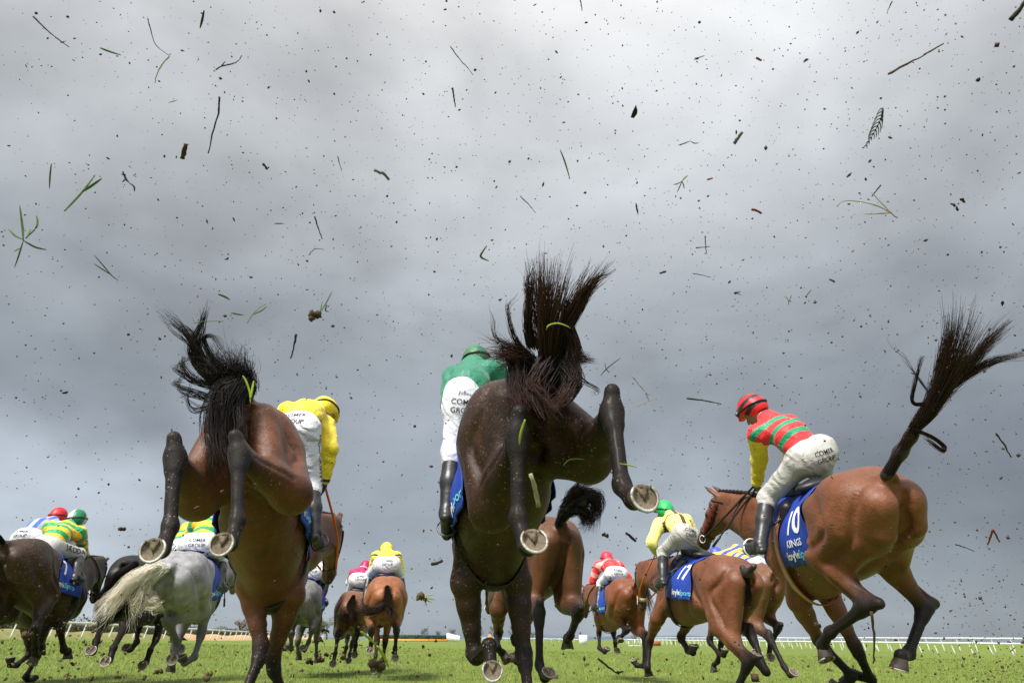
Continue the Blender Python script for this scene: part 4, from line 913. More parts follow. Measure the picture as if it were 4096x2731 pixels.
JPOSE = {"H1":{"pel":[0.197,0.498,0.709],"neck":[0.275,0.756,1.132],"head":[0.365,0.9,1.217],"LS":[0.071,0.747,1.124],"RS":[0.386,0.846,1.012],"LE":[-0.004,0.894,0.88],"RE":[0.425,0.802,0.729],"LW":[-0.069,1.054,0.69],"RW":[0.362,0.963,0.522],"LH":[0.097,0.548,0.689],"RH":[0.271,0.442,0.646],"LK":[-0.143,0.741,0.402],"RK":[0.301,0.712,0.326],"LA":[-0.281,0.628,0.011],"RA":[0.332,0.721,-0.103],"LT":[-0.31,0.791,-0.06],"RT":[0.363,0.898,-0.096]},"H2":{"pel":[-0.153,0.662,0.643],"neck":[-0.023,0.803,1.105],"head":[0.034,0.938,1.225],"LS":[-0.17,0.906,1.087],"RS":[0.135,0.743,1.035],"LE":[-0.221,0.844,0.809],"RE":[0.164,0.907,0.794],"LW":[-0.164,1.029,0.65],"RW":[0.122,1.086,0.622],"LH":[-0.178,0.603,0.734],"RH":[-0.069,0.665,0.568],"LK":[-0.261,0.702,0.335],"RK":[0.236,0.843,0.34],"LA":[-0.334,0.705,-0.09],"RA":[0.3,0.617,-0.021],"LT":[-0.315,0.874,-0.148],"RT":[0.31,0.792,-0.061]},"H3":{"pel":[0.126,0.57,0.558],"neck":[0.064,0.857,0.976],"head":[0.03,0.983,1.115],"LS":[-0.099,0.84,0.888],"RS":[0.248,0.893,0.921],"LE":[-0.036,1.064,0.716],"RE":[0.229,1.019,0.659],"LW":[-0.035,1.253,0.553],"RW":[0.127,1.195,0.512],"LH":[0.02,0.537,0.565],"RH":[0.223,0.565,0.611],"LK":[-0.217,0.829,0.379],"RK":[0.251,0.867,0.321],"LA":[-0.468,0.714,0.049],"RA":[0.301,0.615,-0.024],"LT":[-0.494,0.892,0.048],"RT":[0.31,0.791,-0.06]},"H4":{"pel":[-0.174,0.676,0.534],"neck":[-0.133,1.096,0.802],"head":[-0.15,1.273,0.867],"LS":[-0.282,1.138,0.691],"RS":[0.051,1.055,0.776],"LE":[-0.417,1.041,0.455],"RE":[0.211,1.057,0.534],"LW":[-0.263,1.212,0.355],"RW":[0.094,1.263,0.453],"LH":[-0.237,0.592,0.573],"RH":[-0.063,0.695,0.522],"LK":[-0.314,0.938,0.348],"RK":[0.267,0.863,0.325],"LA":[-0.432,0.68,0.025],"RA":[0.3,0.615,-0.025],"LT":[-0.416,0.847,-0.039],"RT":[0.31,0.791,-0.06]},"H6":{"pel":[0.01,0.527,0.438],"neck":[0.029,0.95,0.706],"head":[0.064,1.127,0.765],"LS":[-0.148,0.957,0.64],"RS":[0.213,0.926,0.661],"LE":[-0.207,1.11,0.402],"RE":[0.41,0.991,0.457],"LW":[0.006,1.241,0.392],"RW":[0.22,1.156,0.458],"LH":[-0.076,0.464,0.472],"RH":[0.111,0.556,0.479],"LK":[-0.149,0.853,0.335],"RK":[0.275,0.901,0.304],"LA":[-0.28,0.661,-0.027],"RA":[0.3,0.618,-0.019],"LT":[-0.32,0.831,-0.071],"RT":[0.31,0.793,-0.061]},"H8":{"pel":[0.007,0.498,0.484],"neck":[0.014,0.958,0.68],"head":[0.013,1.147,0.7],"LS":[-0.167,0.944,0.628],"RS":[0.192,0.941,0.622],"LE":[-0.204,1.121,0.402],"RE":[0.275,1.086,0.385],"LW":[-0.057,1.313,0.464],"RW":[0.103,1.257,0.446],"LH":[-0.098,0.514,0.516],"RH":[0.111,0.514,0.52],"LK":[-0.252,0.858,0.33],"RK":[0.253,0.859,0.329],"LA":[-0.3,0.616,-0.023],"RA":[0.3,0.616,-0.023],"LT":[-0.31,0.792,-0.06],"RT":[0.31,0.792,-0.06]},"H9":{"pel":[0.004,0.5,0.514],"neck":[-0.012,0.959,0.713],"head":[0.013,1.145,0.742],"LS":[-0.185,0.946,0.635],"RS":[0.17,0.945,0.668],"LE":[-0.243,1.159,0.448],"RE":[0.265,1.091,0.436],"LW":[-0.041,1.306,0.451],"RW":[0.091,1.269,0.45],"LH":[-0.101,0.529,0.534],"RH":[0.108,0.519,0.546],"LK":[-0.176,0.856,0.281],"RK":[0.25,0.852,0.333],"LA":[-0.309,0.607,-0.043],"RA":[0.3,0.616,-0.023],"LT":[-0.31,0.786,-0.06],"RT":[0.31,0.792,-0.06]},"H10":{"pel":[0.065,0.533,0.419],"neck":[0.009,0.985,0.622],"head":[0.004,1.082,0.786],"LS":[-0.167,0.912,0.649],"RS":[0.189,0.945,0.675],"LE":[-0.267,1.095,0.448],"RE":[0.26,1.089,0.434],"LW":[-0.089,1.271,0.45],"RW":[0.089,1.271,0.45],"LH":[-0.045,0.539,0.439],"RH":[0.158,0.518,0.477],"LK":[-0.266,0.876,0.322],"RK":[0.261,0.886,0.304],"LA":[-0.3,0.617,-0.02],"RA":[0.217,0.622,-0.032],"LT":[-0.31,0.792,-0.061],"RT":[0.303,0.778,-0.058]},"H11":{"pel":[0.027,0.537,0.389],"neck":[0.03,0.978,0.622],"head":[0.016,1.16,0.675],"LS":[-0.15,0.921,0.657],"RS":[0.208,0.919,0.657],"LE":[-0.266,1.09,0.452],"RE":[0.237,1.103,0.436],"LW":[-0.091,1.269,0.45],"RW":[0.176,1.256,0.247],"LH":[-0.078,0.527,0.425],"RH":[0.129,0.539,0.436],"LK":[-0.269,0.885,0.318],"RK":[0.191,0.915,0.26],"LA":[-0.3,0.618,-0.018],"RA":[0.281,0.59,-0.006],"LT":[-0.31,0.793,-0.061],"RT":[0.306,0.762,-0.052]},"H12":{"pel":[0.255,0.648,0.445],"neck":[0.187,1.067,0.708],"head":[0.183,1.229,0.806],"LS":[0.005,1.012,0.68],"RS":[0.348,1.001,0.786],"LE":[-0.223,1.055,0.507],"RE":[0.24,1.059,0.522],"LW":[-0.095,1.262,0.452],"RW":[0.101,1.255,0.455],"LH":[0.145,0.674,0.432],"RH":[0.309,0.575,0.511],"LK":[-0.228,0.842,0.338],"RK":[0.236,0.919,0.283],"LA":[-0.3,0.617,-0.022],"RA":[0.3,0.618,-0.018],"LT":[-0.31,0.792,-0.06],"RT":[0.31,0.793,-0.061]},"H13":{"pel":[-0.038,0.546,0.363],"neck":[-0.025,0.893,0.732],"head":[0.002,1.05,0.836],"LS":[-0.211,0.847,0.724],"RS":[0.131,0.911,0.644],"LE":[-0.228,1.048,0.515],"RE":[0.053,1.177,0.564],"LW":[-0.1,1.254,0.455],"RW":[0.013,1.405,0.473],"LH":[-0.119,0.576,0.434],"RH":[0.052,0.477,0.37],"LK":[-0.292,0.929,0.288],"RK":[0.182,0.876,0.364],"LA":[-0.3,0.622,-0.012],"RA":[0.301,0.625,0.036],"LT":[-0.31,0.795,-0.061],"RT":[0.294,0.804,0.037]},"H14":{"pel":[-0.14,0.477,0.63],"neck":[-0.103,0.863,0.945],"head":[-0.125,1.02,1.049],"LS":[-0.276,0.898,0.865],"RS":[0.078,0.857,0.873],"LE":[-0.233,1.029,0.609],"RE":[0.16,1.003,0.635],"LW":[-0.122,1.216,0.486],"RW":[0.107,1.204,0.496],"LH":[-0.239,0.52,0.604],"RH":[-0.032,0.498,0.611],"LK":[-0.249,0.845,0.338],"RK":[0.192,0.771,0.381],"LA":[-0.3,0.616,-0.022],"RA":[0.297,0.621,-0.008],"LT":[-0.31,0.792,-0.06],"RT":[0.31,0.793,-0.061]},"H5":{"pel":[0.271,0.494,0.297],"neck":[0.088,0.9,0.524],"head":[-0.036,1.046,0.518],"LS":[-0.074,0.805,0.487],"RS":[0.25,0.873,0.624],"LE":[-0.226,1.051,0.497],"RE":[0.252,1.101,0.445],"LW":[-0.097,1.26,0.452],"RW":[0.079,1.281,0.45],"LH":[0.162,0.532,0.295],"RH":[0.338,0.469,0.385],"LK":[-0.166,0.791,0.333],"RK":[0.245,0.874,0.324],"LA":[-0.305,0.613,-0.032],"RA":[0.299,0.618,-0.018],"LT":[-0.31,0.791,-0.06],"RT":[0.31,0.793,-0.061]}}
TAILS = {"H1":[{"p":[[0.003,-0.539,0.189],[-0.077,-0.55,0.127],[-0.11,-0.515,0.01],[-0.093,-0.467,-0.134],[-0.068,-0.423,-0.275]],"n":180,"r0":0.06,"r1":0.1,"wave":0.012,"rad":0.004},{"p":[[0.028,-0.55,0.166],[-0.039,-0.512,0.023],[-0.043,-0.459,-0.15],[-0.01,-0.453,-0.288]],"n":220,"r0":0.07,"r1":0.08,"wave":0.012,"rad":0.004},{"p":[[-0.039,-0.501,0.189],[-0.049,-0.529,0.086],[-0.066,-0.558,-0.014]],"n":150,"r0":0.08,"r1":0.1,"rad":0.004},{"p":[[-0.072,-0.484,0.208],[-0.163,-0.558,0.29],[-0.217,-0.656,0.384],[-0.279,-0.732,0.459],[-0.369,-0.786,0.521]],"n":110,"r0":0.05,"r1":0.045,"wave":0.015,"rad":0.0036},{"p":[[-0.12,-0.501,0.238],[-0.212,-0.575,0.319],[-0.228,-0.666,0.396],[-0.192,-0.76,0.463],[-0.152,-0.838,0.514]],"n":80,"r0":0.05,"r1":0.03,"wave":0.02,"rad":0.0034},{"p":[[-0.095,-0.546,0.274],[-0.157,-0.633,0.36],[-0.177,-0.702,0.417],[-0.11,-0.719,0.403],[-0.03,-0.642,0.295]],"n":30,"r0":0.03,"r1":0.02,"wave":0.01,"rad":0.003},{"p":[[-0.078,-0.494,0.22],[-0.097,-0.559,0.261],[-0.137,-0.633,0.315]],"n":260,"r0":0.1,"r1":0.16,"stray":0.03,"rad":0.0032,"wave":0.04},{"p":[[0.045,-0.472,0.207],[0.034,-0.553,0.253],[0.008,-0.621,0.292]],"n":200,"r0":0.08,"r1":0.14,"stray":0.03,"rad":0.0032,"wave":0.03},{"p":[[-0.143,-0.489,0.232],[-0.261,-0.507,0.267],[-0.323,-0.552,0.312],[-0.298,-0.608,0.346],[-0.237,-0.625,0.333]],"n":30,"r0":0.05,"r1":0.05,"wave":0.03,"rad":0.0034},{"p":[[-0.169,-0.433,0.186],[-0.271,-0.466,0.226],[-0.351,-0.496,0.257],[-0.334,-0.538,0.276]],"n":30,"r0":0.04,"r1":0.03,"wave":0.03,"rad":0.003},{"p":[[-0.164,-0.412,0.164],[-0.243,-0.389,0.154],[-0.31,-0.431,0.203],[-0.318,-0.478,0.241]],"n":14,"r0":0.03,"r1":0.02,"wave":0.03,"rad":0.003},{"p":[[0.021,-0.549,0.167],[0.008,-0.511,0.019],[0.026,-0.495,-0.116],[0.032,-0.51,-0.218]],"n":80,"r0":0.05,"r1":0.05,"rad":0.004},{"p":[[0.055,-0.448,0.208],[0.044,-0.529,0.255],[0.029,-0.597,0.29]],"n":90,"r0":0.05,"r1":0.08,"stray":0.02,"rad":0.003},{"p":[[-0.009,-0.491,0.226],[-0.029,-0.562,0.272],[-0.05,-0.616,0.303]],"n":90,"r0":0.06,"r1":0.09,"stray":0.02,"rad":0.003},{"p":[[-0.093,-0.482,0.212],[-0.128,-0.55,0.273],[-0.156,-0.618,0.332]],"n":120,"r0":0.07,"r1":0.08,"stray":0.02,"rad":0.003,"wave":0.02}],"H2":[{"p":[[0.071,-0.518,0.11],[0.045,-0.608,0.197],[0.037,-0.736,0.328],[0.04,-0.894,0.495]],"n":360,"r0":0.055,"r1":0.11,"rad":0.0042,"len":0.97,"lv":0.08,"pw":1.6,"flare":0.05},{"p":[[0.094,-0.575,0.176],[0.127,-0.7,0.297],[0.188,-0.808,0.383],[0.263,-0.914,0.461]],"n":190,"r0":0.05,"r1":0.05,"rad":0.0038,"flare":0.03},{"p":[[0.148,-0.659,0.266],[0.2,-0.751,0.335],[0.264,-0.86,0.421],[0.334,-0.916,0.435]],"n":45,"r0":0.03,"r1":0.025,"rad":0.0034},{"p":[[-0.019,-0.589,0.241],[-0.049,-0.672,0.332],[-0.043,-0.776,0.436],[-0.043,-0.863,0.52]],"n":80,"r0":0.04,"r1":0.04,"rad":0.0034,"wave":0.015},{"p":[[-0.014,-0.53,0.193],[-0.105,-0.599,0.279],[-0.141,-0.685,0.366],[-0.116,-0.754,0.405]],"n":22,"r0":0.03,"r1":0.025,"rad":0.003},{"p":[[-0.074,-0.547,0.241],[-0.194,-0.599,0.294],[-0.224,-0.696,0.372]],"n":9,"r0":0.02,"r1":0.03,"rad":0.003},{"p":[[0.141,-0.688,0.275],[0.173,-0.661,0.204],[0.193,-0.631,0.135],[0.238,-0.644,0.111]],"n":90,"r0":0.04,"r1":0.03,"rad":0.0036,"wave":0.012},{"p":[[0.147,-0.682,0.264],[0.16,-0.641,0.173],[0.166,-0.618,0.107]],"n":110,"r0":0.04,"r1":0.04,"rad":0.0036},{"p":[[-0.045,-0.5,0.198],[-0.11,-0.532,0.236],[-0.193,-0.543,0.251]],"n":170,"r0":0.07,"r1":0.1,"rad":0.0036,"stray":0.03},{"p":[[-0.051,-0.506,0.209],[-0.116,-0.509,0.207],[-0.174,-0.513,0.204]],"n":120,"r0":0.07,"r1":0.07,"rad":0.0036,"stray":0.03},{"p":[[-0.075,-0.479,0.183],[-0.104,-0.488,0.044],[-0.093,-0.523,-0.076]],"n":240,"r0":0.07,"r1":0.06,"rad":0.004},{"p":[[0.053,-0.553,0.131],[-0.022,-0.557,0.027],[-0.056,-0.586,-0.061],[-0.029,-0.635,-0.146]],"n":100,"r0":0.1,"r1":0.09,"rad":0.0045},{"p":[[0.13,-0.6,0.098],[0.144,-0.61,0.019],[0.088,-0.596,-0.063],[0.021,-0.602,-0.114]],"n":110,"r0":0.07,"r1":0.07,"rad":0.0042},{"p":[[0.166,-0.593,0.073],[0.219,-0.575,0.027],[0.266,-0.566,-0.004],[0.237,-0.546,-0.019]],"n":8,"r0":0.02,"r1":0.02,"rad":0.003}],"H3":[{"p":[[-0.026,-0.412,0.256],[0.052,-0.501,0.355],[0.108,-0.572,0.422],[0.168,-0.651,0.508]],"n":260,"r0":0.037,"r1":0.033,"rad":0.004,"len":0.98,"stray":0.012},{"p":[[0.125,-0.601,0.459],[0.18,-0.67,0.507],[0.271,-0.771,0.618],[0.36,-0.888,0.77],[0.404,-1.005,0.944]],"n":280,"r0":0.035,"r1":0.11,"rad":0.0042,"len":0.95,"flare":0.04},{"p":[[0.15,-0.609,0.467],[0.257,-0.712,0.576],[0.426,-0.833,0.695],[0.545,-0.941,0.809],[0.623,-1.018,0.868]],"n":170,"r0":0.03,"r1":0.05,"rad":0.0038,"flare":0.03},{"p":[[0.168,-0.617,0.477],[0.292,-0.728,0.596],[0.452,-0.83,0.674],[0.616,-0.914,0.706],[0.75,-0.97,0.684]],"n":100,"r0":0.03,"r1":0.035,"rad":0.0036,"flare":0.03},{"p":[[0.174,-0.629,0.505],[0.247,-0.723,0.607],[0.316,-0.839,0.765],[0.36,-0.934,0.884],[0.373,-1.007,0.965]],"n":140,"r0":0.03,"r1":0.04,"rad":0.0036,"flare":0.03},{"p":[[0.135,-0.608,0.471],[0.197,-0.669,0.537],[0.256,-0.723,0.589]],"n":300,"r0":0.035,"r1":0.06,"rad":0.0042},{"p":[[0.221,-0.688,0.575],[0.122,-0.69,0.602],[0.157,-0.754,0.715],[0.215,-0.821,0.827],[0.228,-0.835,0.827]],"n":24,"r0":0.02,"r1":0.02,"rad":0.003,"wave":0.01},{"p":[[0.247,-0.715,0.627],[0.144,-0.787,0.805],[0.05,-0.85,0.954]],"n":7,"r0":0.015,"r1":0.02,"rad":0.0026},{"p":[[0.102,-0.636,0.45],[0.185,-0.643,0.383],[0.24,-0.641,0.31],[0.204,-0.644,0.295],[0.127,-0.673,0.365]],"n":90,"r0":0.014,"r1":0.016,"rad":0.004,"wave":0.003}],"H4":[{"p":[[-0.075,-0.417,0.184],[-0.028,-0.395,0.053],[-0.002,-0.358,-0.104]],"n":170,"r0":0.03,"r1":0.035,"rad":0.004},{"p":[[-0.086,-0.451,0.196],[-0.04,-0.503,0.251],[-0.036,-0.531,0.27]],"n":120,"r0":0.03,"r1":0.02,"rad":0.004}],"H7":[{"p":[[-0.054,-0.449,0.228],[-0.018,-0.537,0.324],[0.022,-0.639,0.449],[0.089,-0.714,0.504]],"n":420,"r0":0.04,"r1":0.12,"rad":0.0045},{"p":[[-0.01,-0.562,0.341],[0.07,-0.633,0.421],[0.181,-0.682,0.442],[0.228,-0.655,0.343],[0.216,-0.608,0.232]],"n":380,"r0":0.1,"r1":0.05,"rad":0.0042,"wave":0.03},{"p":[[-0.019,-0.555,0.331],[0.081,-0.6,0.341],[0.149,-0.602,0.282],[0.136,-0.572,0.199]],"n":260,"r0":0.09,"r1":0.06,"rad":0.0042,"wave":0.03},{"p":[[0.013,-0.598,0.402],[0.037,-0.665,0.5],[0.052,-0.723,0.587]],"n":40,"r0":0.04,"r1":0.03,"rad":0.003}],"H8":[{"p":[[-0.013,-0.44,0.241],[-0.006,-0.418,0.065],[-0.086,-0.396,-0.046],[-0.248,-0.373,-0.098],[-0.401,-0.374,-0.072]],"n":260,"r0":0.04,"r1":0.14,"rad":0.0055,"wave":0.02},{"p":[[-0.013,-0.44,0.241],[0.021,-0.439,0.084],[0.035,-0.443,-0.036],[0.111,-0.468,-0.131]],"n":280,"r0":0.04,"r1":0.15,"rad":0.0055,"wave":0.02}],"H9":[{"p":[[-0.01,-0.461,0.296],[-0.05,-0.437,0.154],[-0.015,-0.426,0.026],[-0.199,-0.398,-0.082]],"n":220,"r0":0.04,"r1":0.12,"rad":0.006,"wave":0.02},{"p":[[-0.01,-0.461,0.296],[-0.0,-0.434,0.087],[0.088,-0.421,-0.103]],"n":200,"r0":0.04,"r1":0.14,"rad":0.006,"wave":0.02}],"H11":[{"p":[[-0.011,-0.435,0.218],[-0.106,-0.471,0.23],[-0.203,-0.483,0.158],[-0.356,-0.47,0.029],[-0.498,-0.441,-0.168]],"n":330,"r0":0.05,"r1":0.17,"rad":0.0046,"wave":0.035,"wf":1.4},{"p":[[-0.011,-0.435,0.218],[-0.138,-0.466,0.174],[-0.212,-0.468,-0.004],[-0.224,-0.478,-0.184]],"n":170,"r0":0.05,"r1":0.14,"rad":0.0046,"wave":0.035,"wf":1.4},{"p":[[-0.038,-0.469,0.206],[-0.157,-0.439,0.052],[-0.093,-0.442,-0.084],[-0.044,-0.469,-0.127]],"n":160,"r0":0.06,"r1":0.06,"rad":0.0042,"wave":0.05,"wf":1.8}],"H12":[{"p":[[0.152,-0.452,0.206],[-0.063,-0.396,0.081],[-0.238,-0.294,-0.161],[-0.256,-0.238,-0.356]],"n":320,"r0":0.05,"r1":0.1,"rad":0.0045},{"p":[[0.152,-0.452,0.206],[0.002,-0.394,0.021],[-0.1,-0.341,-0.17]],"n":200,"r0":0.05,"r1":0.09,"rad":0.0045}],"H6":[{"p":[[0,-0.42,0.24],[0,-0.6,0.27],[0,-0.82,0.12],[0,-0.98,-0.15]],"n":220,"r0":0.03,"r1":0.1,"rad":0.005}],"H10":[{"p":[[0,-0.42,0.24],[0,-0.6,0.27],[0,-0.82,0.12],[0,-0.98,-0.15]],"n":220,"r0":0.03,"r1":0.1,"rad":0.005}],"H13":[{"p":[[0,-0.42,0.24],[0,-0.6,0.27],[0,-0.82,0.12],[0,-0.98,-0.15]],"n":220,"r0":0.03,"r1":0.1,"rad":0.005}],"H14":[{"p":[[0,-0.42,0.24],[0,-0.6,0.27],[0,-0.82,0.12],[0,-0.98,-0.15]],"n":220,"r0":0.03,"r1":0.1,"rad":0.005}],"H5":[{"p":[[0,-0.42,0.24],[0,-0.6,0.27],[0,-0.82,0.12],[0,-0.98,-0.15]],"n":220,"r0":0.03,"r1":0.1,"rad":0.005}]}
CORES = {"H1":[[[0.018,-0.359,0.212],[0.038,-0.446,0.232],[-0.009,-0.496,0.235],[-0.067,-0.498,0.195]],0.045,0.026],"H2":[[[0.016,-0.378,0.205],[0.086,-0.465,0.195],[0.151,-0.519,0.142],[0.149,-0.528,0.058]],0.07,0.068],"H3":[[[-0.026,-0.386,0.246],[0.066,-0.482,0.357],[0.123,-0.553,0.424],[0.157,-0.619,0.487]],0.04,0.028],"H4":[[[-0.083,-0.379,0.236],[-0.077,-0.428,0.184],[-0.049,-0.524,0.258]],0.036,0.03],"H7":[[[-0.04,-0.385,0.23],[-0.01,-0.473,0.315],[0.047,-0.567,0.4],[0.098,-0.62,0.405]],0.04,0.075]}
